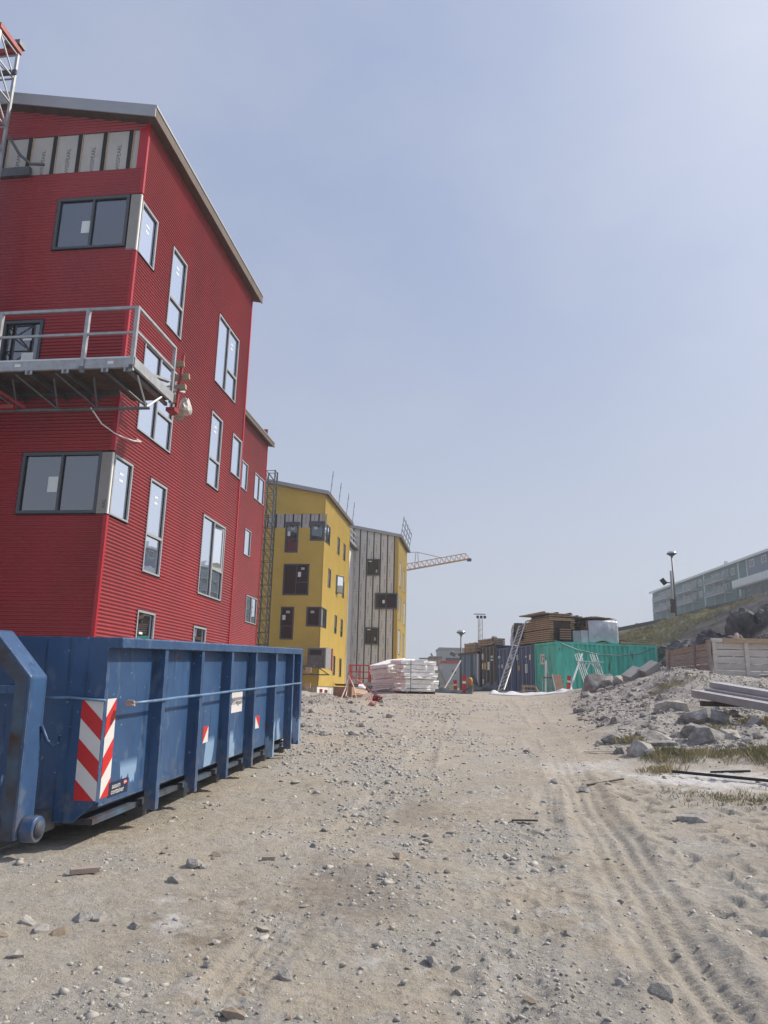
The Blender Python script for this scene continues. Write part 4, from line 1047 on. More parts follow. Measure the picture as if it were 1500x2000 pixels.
def halfmark(y, z, w, h_):
    o = MB(); o.add([(XS + .0015, y, z), (XS + .0015, y + w, z), (XS + .0015, y + w, z + h_), (XS + .0015, y, z + h_)], [(0, 1, 2, 3)]); p = o.build('reflector_sticker', sticker_w, dump)
    m = MB(); m.add([(XS + .003, y, z), (XS + .003, y + w, z + h_), (XS + .003, y, z + h_)], [(0, 1, 2)]); m.build('red_half', sticker_r, p)
halfmark(2.37, HT - 1.12, .17, .18)
p_ = MB(); p_.add([(XS + .0015, 4.38, HT - 1.13), (XS + .0015, 4.57, HT - 1.13), (XS + .0015, 4.57, HT - .96), (XS + .0015, 4.38, HT - .96)], [(0, 1, 2, 3)]); p_ = p_.build('reflector_sticker', sticker_w, dump)
m_s = MB(); m_s.add([(XS + .003, 4.57, HT - 1.13), (XS + .003, 4.57, HT - .96), (XS + .003, 4.38, HT - .96)], [(0, 1, 2)]); m_s.build('red_half', sticker_r, p_)
p_ = MB().box((-.80, .004, HT - 1.0), (-.70, .0075, HT - .82)).build('reflector_sticker', sticker_w, dump)
m_s = MB(); m_s.add([(-.70, .0028, HT - .90), (-.70, .0028, HT - .82), (-.80, .0028, HT - .82)], [(0, 1, 2)]); m_s.build('red_half', sticker_r, p_)
pk = MB().box((XS + .001, 3.24, HT - .85), (XS + .004, 3.74, HT - .60)).build('name_placard', sticker_w, dump)
lettering('MTHøjgaard', .085, print_m, pk, (XS + .0055, 3.53, HT - .725), (0, 1, 0), (0, 0, 1))
for a, b in ((-.745, -.715), (-.70, -.675)):
    MB().box((XS + .0045, 3.275, HT + a), (XS + .0055, 3.335, HT + b)).build('logo_bar', print_m, pk)
pk = MB().box((XS + .001, .20, HT - 1.345), (XS + .0035, .56, HT - 1.225)).build('maker_sticker', mat('navy_vinyl', (.012, .022, .06), .35), dump)
lettering('aasum', .062, sticker_w, pk, (XS + .005, .335, HT - 1.262), (0, 1, 0), (0, 0, 1))
lettering('container', .062, sticker_w, pk, (XS + .005, .365, HT - 1.308), (0, 1, 0), (0, 0, 1))
MB().box((XS + .0036, .475, HT - 1.272), (XS + .005, .535, HT - 1.240)).build('flag_mark', sticker_r, pk)
MB().box((XS + .0051, .492, HT - 1.272), (XS + .0056, .499, HT - 1.240)).build('flag_cross', sticker_w, pk)
MB().box((XS + .0051, .475, HT - 1.260), (XS + .0056, .535, HT - 1.253)).build('flag_cross', sticker_w, pk)

# ------------------------------------------------------------------ shipping containers
CA = math.atan2(.272, .962)
C0 = Vector((9.1, 40.0, 1.78)); E1 = Vector((.962, .272, 0)); E2 = Vector((-.272, .962, 0))
def CL(a, b, z): return C0 + E1 * a + E2 * b + Vector((0, 0, z))
def container(label, loc, m, L=6.06, W=2.44, H=2.59, bars=True, group='shipping containers in a row', flat=None, rz=CA):
    t = thing('shipping_container', label, 'container', loc, rz, group)
    c = .12
    for x in (0, L - c):
        for y in (0, W - c): MB().box((x, y, 0), (x + c, y + c, H)).build('corner_post', m, t)
    for y in (0, W - .1):
        MB().box((c, y + .01, H - .12), (L - c, y + .09, H - .005)).build('top_rail', m, t)
        MB().box((c, y + .01, .0), (L - c, y + .09, .15)).build('bottom_rail', m, t)
    for y, s in ((.05, 1), (W - .05, -1)):     # trapezoid-ribbed side sheets
        pts = []; x = c; fl = flat or []
        while x < L - c - .02:
            if any(a <= x < b for a, b in fl): pts += [(x, -.03 * s)]; x += .28; continue
            pts += [(x, -.03 * s), (x + .11, -.03 * s), (x + .145, .055 * s), (x + .245, .055 * s)]; x += .28
        pts.append((L - c, -.025 * s)); pts = [p for p in pts if p[0] <= L - c]
        w = MB(); n = len(pts)
        w.add([(p[0], y + p[1], .15) for p in pts] + [(p[0], y + p[1], H - .12) for p in pts], [(i, i + 1, n + i + 1, n + i) for i in range(n - 1)])
        w.build('side_wall', m, t)
    MB().box((.05, .05, H - .06), (L - .05, W - .05, H - .02)).build('roof', m, t)
    MB().box((L - .08, .1, .1), (L - .03, W - .1, H - .1)).build('rear_wall', m, t)
    MB().box((.02, c, H - .14), (.1, W - c, H - .01)).build('door_header', m, t)
    MB().box((.02, c, 0), (.1, W - c, .12)).build('door_sill', m, t)
    for k in range(2):
        y0 = c + k * (W / 2 - c); y1 = y0 + W / 2 - c - .015
        d = MB(); d.box((.05, y0, .13), (.08, y1, H - .15))
        for j in range(4):
            yy_ = y0 + .04 + j * (y1 - y0 - .08) / 4; d.box((.034, yy_ + .02, .2), (.05, yy_ + .2, H - .22))
        do = d.build('door', m, t)
        if bars:
            for f in (.25, .75):
                MB().tube([(.015, y0 + f * (y1 - y0), .1), (.015, y0 + f * (y1 - y0), H - .08)], .02, 6).build('lock_bar', steel_m, do)
            for zz_ in (.55, 1.1, 1.7, 2.2): MB().box((.02, y0, zz_), (.045, y0 + .12, zz_ + .06)).build('hinge', m, do)
    return t
def plates(t, lst):
    for y, z, w, h_, m in lst: MB().box((.012, y - w / 2, z - h_ / 2), (.03, y + w / 2, z + h_ / 2)).build('plate', m, t)
green = container('rusty green container numbered 12', CL(0, 0, 0), cont_green, bars=False, flat=[(.1, .75), (4.3, 5.1)])
pl12 = MB().box((.02, 1.32, 1.45), (.031, 1.78, 2.0)).build('number_plate', sticker_w, green)
lettering('12', .46, black_m, pl12, (.018, 1.55, 1.72), (0, -1, 0), (0, 0, 1))
navy1 = container('navy container with lock bars beside the green one', CL(0, 2.5, -.02), cont_navy)
plates(navy1, [(.5, 1.9, .22, .3, sticker_w), (1.0, 1.3, .3, .5, paper_m), (1.9, 1.35, .2, .28, yellow_paint), (2.1, 1.95, .2, .3, paper_m), (1.0, 1.95, .22, .1, paper_m)])
navy2 = container('navy container behind the leaning ladder, next to black one', CL(0, 5.0, -.02), cont_navy)
plates(navy2, [(.4, 2.0, .25, .35, paper_m), (.9, 1.5, .3, .3, sticker_w), (1.7, 1.5, .16, .2, paper_m), (2.1, 1.5, .14, .2, paper_m), (2.1, 2.05, .3, .14, paper_m)])
blackc = container('black container with yellow and white plates on its doors', CL(0, 7.5, .2), cont_black)
plates(blackc, [(.7, 1.9, .3, .12, paper_m), (.7, 1.7, .3, .1, paper_m), (1.2, 1.35, .3, .5, paper_m), (1.75, 1.35, .26, .42, yellow_paint), (2.1, 1.35, .22, .36, sticker_w), (2.1, 1.95, .26, .36, sticker_w), (2.05, .4, .2, .3, paper_m)])
bluec = thing('shipping_container', 'low sky-blue striped container at the left end of row', 'container', CL(-.1, 10.15, -.1), CA, 'shipping containers in a row')
for i in range(8):
    MB().box((.02, .06 + i * .40, .1), (.1, .06 + i * .40 + .34, 2.45)).build('wall_panel', [cont_blue, cont_blue, cont_black, cont_blue, cont_blue, cont_navy, cont_blue, cont_black][i], bluec)
MB().box((.1, 0, 0), (5.8, 3.3, 2.4)).build('body', cont_black, bluec)
MB().box((-.02, -.02, 2.45), (5.9, 3.34, 2.6)).build('top_rail', cont_black, bluec)
MB().box((-.02, -.04, 0), (.1, .055, 2.45)).build('corner_post', sticker_w, bluec)
MB().tube([CL(.3, -.03, 2.5), CL(1.2, -.06, 2.2), CL(2.5, -.06, 2.0), CL(3.8, -.06, 1.98), CL(5.0, -.06, 2.15), CL(5.9, -.03, 2.45)], .018, 5).build('cable', black_m)
tag(bpy.data.objects['cable'], 'dark cable sagging along the green container side', 'cable')

# loads on the container roofs
TOP = 2.6
pile = thing('timber_stack', 'tall stack of brown boards on the containers, ladder against it', 'timber stack', CL(0, 0, TOP), CA)
bd = MB().box((0, 0, 0), (.24, 4.3, .072)).mesh('board'); bd.materials.append(wood_end)
for k in range(11):
    for j in range(6):
        if 0 < j < 5 and 0 < k < 10: continue
        o = link('board', bd, None, pile); o.location = (.15 + j * .255 + random.uniform(-.012, .012), .9 + random.uniform(-.07, .07), .06 + k * .108 + (.03 if k > 5 else 0)); o.rotation_euler = (0, 0, random.uniform(-.004, .004))
for y in (1.1, 2.9, 4.6): MB().box((.12, y, 0), (1.7, y + .1, .06)).build('bearer', wood_m, pile)
for y in (1.1, 2.9, 4.6): MB().box((.12, y, .695), (1.7, y + .1, .735)).build('bearer', wood_dark, pile)
MB().box((.3, 1.0, .06), (1.5, 5.0, 1.2)).build('dark_gap_core', wood_dark, pile)  # dark filler inside the stack, paints the shade in the board gaps
pal = thing('shutter_boards', 'weathered shutter panels laid flat on the tall board stack', 'boards', CL(.35, 1.0, TOP + 1.28), CA)
for k, (dx, dy, rz) in enumerate(((0, 0, .05), (.1, .1, -.06), (-.25, .2, .1))):
    b_ = MB().box((-.2, 0, k * .13), (1.75, 2.4, k * .13 + .06)).build('panel', wood_m, pal); b_.rotation_euler = (0, 0, rz); b_.location = (dx, dy, 0)
    for j in range(3): q_ = MB().box((-.1 + j * .8, .05, k * .13 + .06), (.0 + j * .8, 2.3, k * .13 + .125)).build('batten', wood_dark, pal); q_.location = (dx, dy, 0)
def drape(name, m, label, pts_top, drop, seed, n=26, k=12, amp=.07, out=(0, -1, 0), th=.012):
    """tarpaulin hanging from a line of points, with folds"""
    vs = []; fs = []; rs = random.Random(seed); ov = Vector(out)
    P = [Vector(p) for p in pts_top]
    def at(t):
        x = t * (len(P) - 1); i = min(int(x), len(P) - 2); return P[i].lerp(P[i + 1], x - i)
    for j in range(k + 1):
        for i in range(n + 1):
            t = i / n; s = j / k; p = at(t)
            f_ = mnoise.fractal(Vector((t * 5 + seed, s * 1.3, seed)), 1, 2, 3) * amp * (.5 + s) + math.sin(t * 17 + seed) * amp * .35 * s
            vs.append(p + Vector((0, 0, -drop * s * (1 + .06 * math.sin(t * 9)))) + ov * (.02 + abs(f_) + .05 * math.sin(s * 3.1)))
    for j in range(k):
        for i in range(n): a_ = j * (n + 1) + i; fs.append((a_, a_ + 1, a_ + n + 2, a_ + n + 1))
    mb = MB(); mb.add(vs, fs, True); o = mb.build(name, m)
    sd_ = o.modifiers.new('thickness', 'SOLIDIFY'); sd_.thickness = th
    return tag(o, label, 'tarpaulin')
drape('tarpaulin', tarp_silver, 'silver grey tarpaulin over the far left end of board stack', [CL(1.7, 5.35, TOP + 1.25), CL(.8, 5.4, TOP + 1.3), CL(.1, 5.3, TOP + 1.22), CL(.05, 4.9, TOP + 1.26)], 1.25, 3, out=-E1 + E2 * .4, amp=.16)
drape('tarpaulin', tarp_black, 'black tarpaulin hanging off the far left of board stack', [CL(.9, 5.2, TOP + 1.33), CL(.12, 5.1, TOP + 1.33), CL(.08, 4.6, TOP + 1.3), CL(.1, 4.0, TOP + 1.24)], .95, 8, out=-E1, amp=.08)
pile2 = thing('timber_stack', 'dark timber stack wrapped at the front in silver sheet on green container', 'timber stack', CL(2.25, .45, TOP), CA)
for k in range(11):
    for j in range(6):
        if 0 < j < 5 and 0 < k < 10: continue
        o = link('board', bd, None, pile2); o.location = (-.1 + j * .3, 0 + random.uniform(-.03, .03), .03 + k * .112); o.scale = (1.15, .7, 1)
MB().box((.1, .1, .03), (1.5, 2.8, 1.2)).build('dark_gap_core', wood_dark, pile2)  # same dark filler, so the gaps look shaded
for k in range(4): b_ = MB().box((-.5 + .3 * k, -.15, 0), (-.15 + .3 * k + .9, 2.6, .035)).build('cover_board', wood_m if k % 2 else wood_dark, pile2); b_.location = (0, .02 * k, 1.30 + .045 * k); b_.rotation_euler = (0, R(-3 + 2 * k), .04 * k)
drape('tarpaulin', tarp_silver, 'large silver tarpaulin hanging square over the green container', [CL(2.15, .42, TOP + 1.20), CL(2.6, .40, TOP + 1.24), CL(3.3, .40, TOP + 1.25), CL(3.95, .42, TOP + 1.22)], 1.16, 15, out=-E2, amp=.06)
drape('tarpaulin', tarp_black, 'small black sheet bunched between the two board stacks', [CL(1.75, .9, TOP + 1.2), CL(2.0, .8, TOP + 1.36), CL(2.2, .7, TOP + 1.2)], .35, 21, out=-E2, amp=.06)
grc = thing('crate', 'black slatted crate tipped on the green container roof', 'crate', CL(.75, .35, TOP), CA - .25)
MB().box((-.32, .0, .08), (-.28, .4, .75)).build('side', black_m, grc); MB().box((-.28, .36, .08), (.33, .40, .75)).build('back', black_m, grc)
for k in range(6): MB().box((-.28, .0, .1 + k * .12), (.33, .03, .145 + k * .12)).build('slat', black_m, grc)
MB().box((-.27, .05, .12), (.32, .3, .7)).build('lining', card_lt, grc)
bxs = thing('wrapped_bundle', 'grey foil-wrapped bundle between crate and silver tarpaulin', 'bundle', CL(1.35, .4, TOP), CA)
MB().box((-.1, 0, 0), (.35, 1.0, .62)).build('wrap', steel_m, bxs); MB().box((.36, -.02, 0), (.8, .9, .66)).build('wrap', tarp_silver, bxs)
for k, (a, b, ln, rz, z, lb) in enumerate(((4.05, .25, 2.0, .0, .04, 'flat board nearest the edge of green container roof'), (4.2, .5, 2.3, .12, .10, 'flat board second from the green container roof edge'), (4.0, .9, 2.4, -.1, .18, 'skewed grey board lying across the flat boards'), (4.6, .2, 1.6, .05, .24, 'short board topmost on the right of container roof'), (3.95, .6, 1.4, .35, .26, 'angled brown board left of the roof board pile'), (4.4, 1.1, 2.1, .02, .32, 'long weathered board highest at the back of the pile'))):
    o = MB().box((0, 0, 0), (ln, .32, .045)).build('board', [wood_m, wood_new, wood_grey, wood_m, wood_dark, wood_m][k]); o.location = CL(a, b, TOP + z); o.rotation_euler = (0, R([0, -1, 2, -2, 1, 3][k]), CA + rz)
    tag(o, lb, 'board', 'loose boards on the green container roof')
for lb, a, b, z, w, d, h_, m in (('low timber crate on the blue container roof', .1, 10.9, 2.5, .9, 2.0, .62, wood_m), ('long plank bundle on the black container roof', -.05, 7.8, 2.8, .8, 2.4, .42, wood_m)):
    o = thing('timber_crate', lb, 'crate', CL(a, b, z), CA)
    for k in range(3): MB().box((0, 0, .03 + k * h_ / 3), (w, d, .02 + (k + 1) * h_ / 3 - .02)).build('plank', m, o)
    for y in (.1, d / 2, d - .15): MB().box((-.03, y, 0), (-.002, y + .08, h_ + .04)).build('cleat', wood_grey, o)
coil = MB()
for k in range(3):
    coil.tube([CL(-.1 + .08 * k, 7.7 + .25 * math.cos(t * .52), 3.1 + .2 * math.sin(t * .52) + .0 * k) for t in range(13)], .035, 6, cap=False)
tag(coil.build('hose_coil', wood_grey), 'coiled pale hose at the right end of plank bundle', 'hose')

# ------------------------------------------------------------------ things round the containers
def ladder(label, p, q, w=.42, n=17, m=alu_m):
    t = thing('ladder', label, 'ladder'); p, q = Vector(p), Vector(q)
    d = (q - p).normalized(); s = E2 * -1.0; s = (s - d * s.dot(d)).normalized() * w / 2
    for k in (-1, 1): MB().beam(p + s * k, q + s * k, .035, .09, up=s).build('stile', m, t)
    for i in range(n):
        c = p.lerp(q, (i + .6) / n); MB().tube([c - s, c + s], .018, 6).build('rung', m, t)
    return t
ladder('tall aluminium ladder leaning against the board stack', (6.05, 39.2, 1.72), CL(-.25, 3.3, 3.75), .55)
def post_marker(label, x, y, h_, tilt=0, z=None, group='red and white guide posts'):
    t = thing('guide_post', label, 'guide post', (x, y, z if z is not None else gz(x, y) - .02), 0, group, rot=(R(tilt), R(tilt), .3))
    MB().box((-.075, -.03, .0), (.075, .03, .12)).build('foot', black_m, t)
    MB().box((-.085, -.025, .12), (.085, .025, h_ * .55)).build('lower_band', red_paint, t)
    MB().box((-.083, -.024, h_ * .55), (.083, .024, h_ * .68)).build('white_band', sticker_w, t)
    MB().box((-.085, -.025, h_ * .68), (.085, .025, h_)).build('upper_band', red_paint, t)
    return t
post_marker('tall red and white guide post near the blue container', 4.04, 37.5, .88, 1)
post_marker('shorter red guide post left of the tall one', 3.75, 38.6, .62, -2)
post_marker('left red guide post before the white plinth', -3.32, 44, .48, 0, 1.2)
post_marker('right red guide post before the white plinth', -3.05, 44, .46, 2, 1.18)
post_marker('red guide post standing among glass sheets by green container', 8.95, 37.0, .72, 3)
def trestle(label, x, y, rz, w, h_, m):
    t = thing('trestle', label, 'trestle', (x, y, gz(x, y) - .02), rz)
    MB().box((-w / 2, -.05, h_ - .11), (w / 2, .05, h_)).build('top_bar', m, t)
    for s in (-1, 1):
        for d in (-1, 1): MB().beam((s * (w / 2 - .1), d * .03, h_ - .1), (s * (w / 2 + .02), d * .22, 0), .06, .08).build('leg', m, t)
    MB().box((-w / 2 + .05, -.02, h_ * .35), (w / 2 - .05, .02, h_ * .35 + .08)).build('stretcher', m, t)
trestle('low brown timber trestle before the navy container', 7.35, 38.3, .15, .8, .45, wood_m)
# leaning aluminium frames and glazing sheets by the green container
at_ = thing('trestle_bundle', 'bundle of white aluminium trestle legs leaning on green container', 'trestles', (9.85, 38.2, gz(9.85, 38.2) + .05), CA)
for i, x in enumerate((.0, .1, .22, .33, .85, .96, 1.07, 1.2)): MB().beam((x + .1, -.35, .0), (x - .12, .25, 1.75 + .03 * (i % 3)), .03, .03).build('leg', alu_m, at_)
MB().beam((-.1, .1, 1.42), (1.4, .1, 1.40), .06, .04).build('cross_bar', alu_white, at_)
for a, b in (((.15, .0, 1.05), (.4, .05, 1.35)), ((.6, .05, 1.35), (1.0, .0, 1.0)), ((.35, .0, .95), (.6, .05, 1.35)), ((1.0, .05, 1.35), (1.2, .0, 1.1))): MB().beam(a, b, .05, .03).build('brace', alu_white, at_)
o = MB().beam((9.15, 37.6, gz(9.15, 37.6)), CL(1.45, -.1, 2.0), .07, .07).build('pole', alu_white); tag(o, 'long white pole propped slantwise against the green container', 'pole')
fr_ = thing('frame_stand', 'pale frames and glass sheets leaning at green container corner', 'frame stand', (8.05, 37.9, gz(8.05, 37.9)), .2)
MB().beam((0, 0, 0), (.15, .2, 1.62), .08, .04).build('upright', white_m, fr_); MB().beam((.38, .2, .0), (.25, .4, 1.65), .05, .05).build('upright', steel_m, fr_)
MB().beam((-.1, .0, .78), (.95, .1, .80), .05, .05).build('cross_bar', steel_dk, fr_); MB().beam((-.15, 0, 0), (-.12, .1, .8), .04, .04).build('leg', steel_m, fr_)
for x in (.35, .6): MB().beam((x, .1, 0), (x + .02, .15, .78), .04, .04).build('leg', steel_m, fr_)
MB().beam((.3, .05, .25), (.75, .1, .25), .04, .04).build('cross_bar', steel_m, fr_)
sh_ = thing('pane_sheet', 'brown-backed sheet leaning beside the red guide post', 'sheet', (8.72, 37.6, gz(8.72, 37.6)), .1)
MB().box((-.2, 0, 0), (.2, .03, .85)).build('sheet', card_lt, sh_).rotation_euler = (R(-12), R(-8), 0)
MB().box((-.235, -.01, 0), (-.205, .04, .9)).build('edge_strip', white_m, sh_).rotation_euler = (R(-12), R(-8), 0)
ws_ = thing('plastic_sheet', 'white plastic sheet lying along the foot of navy containers', 'sheet', (0, 0, 0))
def lying_sheet(parent, name, m, outline, seed, up=.05, n=30):
    vs = []; fs = []
    a, b = outline; a = [Vector(p) for p in a]; b = [Vector(p) for p in b]
    def at(P, t): x = t * (len(P) - 1); i = min(int(x), len(P) - 2); return P[i].lerp(P[i + 1], x - i)
    for j in range(7):
        for i in range(n + 1):
            p = at(a, i / n).lerp(at(b, i / n), j / 6); edge = min(j, 6 - j) / 3
            z = gz(p.x, p.y) + .015 + up * edge * (.5 + mnoise.noise(Vector((p.x * 2.1, p.y * 2.1, seed))))
            vs.append((p.x, p.y, z))
    for j in range(6):
        for i in range(n): q = j * (n + 1) + i; fs.append((q, q + 1, q + n + 2, q + n + 1))
    mb = MB(); mb.add(vs, fs, True); o = mb.build(name, m, parent); sd_ = o.modifiers.new('t', 'SOLIDIFY'); sd_.thickness = .006
lying_sheet(ws_, 'sheet', sheet_white, ([(5.2, 37.3), (6.6, 37.0), (8.0, 36.6), (9.0, 36.4)], [(5.6, 38.0), (6.7, 37.8), (7.9, 37.4), (9.1, 37.0)]), 2, .22)
bk = thing('plastic_sheet', 'black plastic sheet heaped at the foot of red guide posts', 'sheet', (0, 0, 0))
lying_sheet(bk, 'sheet', tarp_black, ([(2.6, 37.4), (3.4, 37.0), (4.4, 36.9)], [(2.9, 38.8), (3.5, 38.8), (4.6, 38.6)]), 9, .28)
bk2 = thing('plastic_sheet', 'dark tarpaulin mound against the blue container', 'tarpaulin', (0, 0, 0))
lying_sheet(bk2, 'sheet', tarp_black, ([(4.3, 40.2), (5.0, 40.0), (6.2, 40.2)], [(4.6, 42.2), (5.4, 43), (6.3, 43)]), 4, .8)
hy = thing('standpipe', 'orange standpipe by the blue container', 'standpipe', (4.5, 39, gz(4.5, 39)))
MB().lathe([(.10, .3), (.14, .32), (.15, .62), (.10, .7), (.04, .74), (.0, .75)], 12).build('head', orange_paint, hy); MB().box((.1, -.05, 0), (.2, .05, .4)).build('stake', wood_m, hy)

# ------------------------------------------------------------------ foam stacks
def foam_stack(label, loc, rz, rows, w, d, tilt, seed):
    t = thing('foam_stack', label, 'foam sheets', loc, rz, 'stacks of white insulation foam'); rs = random.Random(seed); z = .16; W0, D0 = w, d
    for k in range(rows):
        h_ = rs.choice((.1, .14, .2, .2, .24)); dx, dy = rs.uniform(-.14, .14), rs.uniform(-.10, .10); n = 9; w, d = W0 * rs.uniform(.86, 1.05), D0 * rs.uniform(.88, 1.05)
        vs = []; fs = []; rim_ = []
        for i in range(n): rim_.append((-w / 2 + w * i / (n - 1), -d / 2 + rs.uniform(-.04, .05)))
        for i in range(1, 5): rim_.append((w / 2 + rs.uniform(-.10, .08), -d / 2 + d * i / 4))
        for i in range(1, n): rim_.append((w / 2 - w * i / (n - 1), d / 2 + rs.uniform(-.04, .04)))
        for i in range(1, 4): rim_.append((-w / 2 + rs.uniform(-.06, .08), d / 2 - d * i / 4))
        m_ = len(rim_)
        vs = [(x + dx, y + dy, z) for x, y in rim_] + [(x * 1.02 + dx + rs.uniform(-.05, .05), y * 1.02 + dy + rs.uniform(-.05, .05), z + h_ * rs.uniform(.35, .65)) for x, y in rim_] + [(x + dx + rs.uniform(-.03, .03), y + dy + rs.uniform(-.03, .03), z + h_ - .022) for x, y in rim_]
        fs = [tuple(range(m_ - 1, -1, -1)), tuple(range(2 * m_, 3 * m_))] + [(q * m_ + i, q * m_ + (i + 1) % m_, (q + 1) * m_ + (i + 1) % m_, (q + 1) * m_ + i) for q in (0, 1) for i in range(m_)]
        mb = MB(); mb.add(vs, fs); q_ = mb.build('foam_sheet', eps_m, t); q_.rotation_euler = (rs.uniform(-.015, .015), rs.uniform(-.015, .015), rs.uniform(-.07, .07))
        z += h_
    for x in (-w / 2 + .15, 0, w / 2 - .15): MB().box((x - .06, -d / 2 + .05, 0), (x + .06, d / 2 - .05, .155)).build('bearer', wood_dark, t)
    t.rotation_euler = (R(tilt[0]), R(tilt[1]), rz)
    sx = -w * .34; MB().box((sx, -d / 2 - .125, .15), (sx + .03, -d / 2 - .12, z)).build('strap', steel_dk, t)
    return t
foam_stack('square front stack of white insulation foam sheets', (1.58, 35.6, 1.50), .42, 8, 1.72, 1.2, (0, 0), 4)
foam_stack('tilted rear stack of white insulation foam sheets', (.62, 36.9, 1.52), .9, 8, 1.45, 1.15, (-4, -14), 9)
o = link('foam_scrap', blob('foam_scrap', eps_m, (.7, .3, .12), 14, amp=.3, freq=2, facets=9)); o.location = (1.0, 36.6, 3.02); o.rotation_euler = (0, R(-9), .3); tag(o, 'broken foam slab lying on top of the foam stacks', 'foam')
o = link('bin_bag', blob('bin_bag', tarp_black, (.3, .2, .1), 22, amp=.4, freq=2)); o.location = (1.9, 35.9, 3.0); tag(o, 'dark plastic wrap bunched on the front foam stack', 'plastic')

# ------------------------------------------------------------------ rubbish heap by the yellow block
cb = thing('cardboard_box', 'large brown cardboard box on the spoil heap', 'box', (-1.18, 26.6, 1.12), -.35)
MB().box((-.34, -.25, 0), (.34, .25, .62)).build('body', card_m, cb); MB().box((-.34, -.42, .60), (.34, -.25, .612)).build('flap', card_m, cb).rotation_euler = (R(-20), 0, 0)
cb = thing('cardboard_box', 'smaller open cardboard box right of the brown one', 'box', (-.66, 25.8, 1.28), .3)
MB().box((-.2, -.15, 0), (.22, .15, .2)).build('body', card_lt, cb); f_ = MB().box((-.24, -.2, 0), (.26, .12, .015)).build('flap', card_lt, cb); f_.location = (0, -.05, .32); f_.rotation_euler = (R(28), R(8), 0)
o = link('plastic_wrap', blob('plastic_wrap', sheet_white, (.3, .2, .16), 31, amp=.5, freq=2.3)); o.location = (-2.05, 27.5, 1.32); tag(o, 'crumpled white plastic wrap beside the brown cardboard box', 'plastic')
o = link('plastic_wrap', blob('plastic_wrap', sheet_white, (.2, .16, .12), 32, amp=.5, freq=2.3)); o.location = (-.62, 26.2, 1.72); tag(o, 'white plastic scrap above the open cardboard box', 'plastic')
def strip(label, pts, m, r_=.018, name='barrier_tape'): tag(MB().tube(pts, r_, 5).build(name, m), label, 'tape')
strip('red and white barrier tape trailing furthest left down heap', [(-1.02, 25.3, 2.1), (-1.1, 25.1, 1.7), (-1.2, 24.3, 1.35), (-1.45, 22.4, 1.05), (-1.55, 20.8, .95)], mat('tape_pale', (.62, .47, .42), .5, var=.4, scale=14))
strip('barrier tape trailing down the middle of the spoil heap', [(-1.03, 25.3, 2.1), (-1.06, 25.2, 1.6), (-1.1, 24.4, 1.25), (-1.12, 22.6, 1.05), (-1.15, 21.6, .97)], MATS['tape_pale'])
strip('barrier tape trailing furthest right from the pole top', [(-1.0, 25.3, 2.05), (-.85, 25.2, 1.75), (-.74, 24.6, 1.4), (-.72, 23.6, 1.2), (-.92, 22.4, 1.02)], MATS['tape_pale'])
strip('tangled red and white tape behind the open cardboard box', [(-1.05, 25.6, 2.2), (-.8, 25.5, 2.0), (-.55, 25.6, 1.85), (-.3, 25.5, 1.6), (-.25, 25.3, 1.4), (-.4, 25.0, 1.32)], mat('tape_red', (.55, .12, .12), .5, var=.5, scale=10), .018)
o = link('plastic_sheet', blob('plastic_sheet', mat('red_sheet', (.20, .018, .02), .5, var=.4, scale=6), (.2, .16, .15), 61, amp=.6, freq=2)); o.location = (-.12, 27.4, 1.36); tag(o, 'crumpled red plastic sheet between cardboard and foam stacks', 'sheet')
tag(MB().beam((-1.05, 25.4, 1.1), (-1.04, 25.4, 2.2), .05, .05).build('stake', wood_m), 'wooden stake carrying the barrier tape', 'stake')
tag(MB().beam((-.95, 22.3, 1.0), (-.35, 25.3, 1.55), .16, .03).build('plank', wood_grey), 'grey plank sloping up the spoil heap', 'plank')
o = link('tape_tangle', blob('tape_tangle', mat('tape_mix', (.6, .3, .28), .6, var=.5, scale=20), (.14, .12, .08), 41, amp=.6, freq=3)); o.location = (-.22, 23.4, gz(-.22, 23.4) + .05); tag(o, 'crumpled red and white tape on the stony heap', 'tape')
bas = thing('lift_basket', 'red steel lift basket before the grey block', 'lift basket', (-2.3, 57.0, 2.1), -.05)
for z in (0, .45, .9, 1.38): 
    for y in (0, 1.1): MB().beam((0, y, z), (2.9, y, z), .05, .05).build('rail', red_paint, bas)
for x in (0, .12, .75, 1.45, 2.2, 2.78, 2.9):
    for y in (0, 1.1): MB().beam((x, y, 0), (x, y, 1.4), .06, .06).build('post', red_paint, bas)
MB().box((0, 0, -.9), (2.9, 1.1, -.02)).build('chassis', steel_dk, bas)
pp = MB().box((0, 0, 0), (1.6, .5, .2)).build('pallet', concrete_m); pp.location = (-.9, 48, 1.95); tag(pp, 'pale slab stack behind the rubbish heap', 'slabs')
tag(MB().box((-3.75, 40.0, 1.15), (-3.7, 40.06, 1.75)).build('stake', yellow_paint), 'left yellow stake behind the dumpster end', 'stake', 'yellow stakes')
tag(MB().box((-3.45, 40.0, 1.15), (-3.4, 40.06, 1.75)).build('stake', yellow_paint), 'right yellow stake behind the dumpster end', 'stake', 'yellow stakes')
for z, lb in ((1.95, 'upper pale timber block by the end of dumpster'), (2.75, 'highest pale timber block by the end of dumpster')):
    o = MB().box((-.15, -.1, 0), (.15, .1, .28)).build('timber_block', wood_new); o.location = (-3.8, 41, z - .25); tag(o, lb, 'timber')

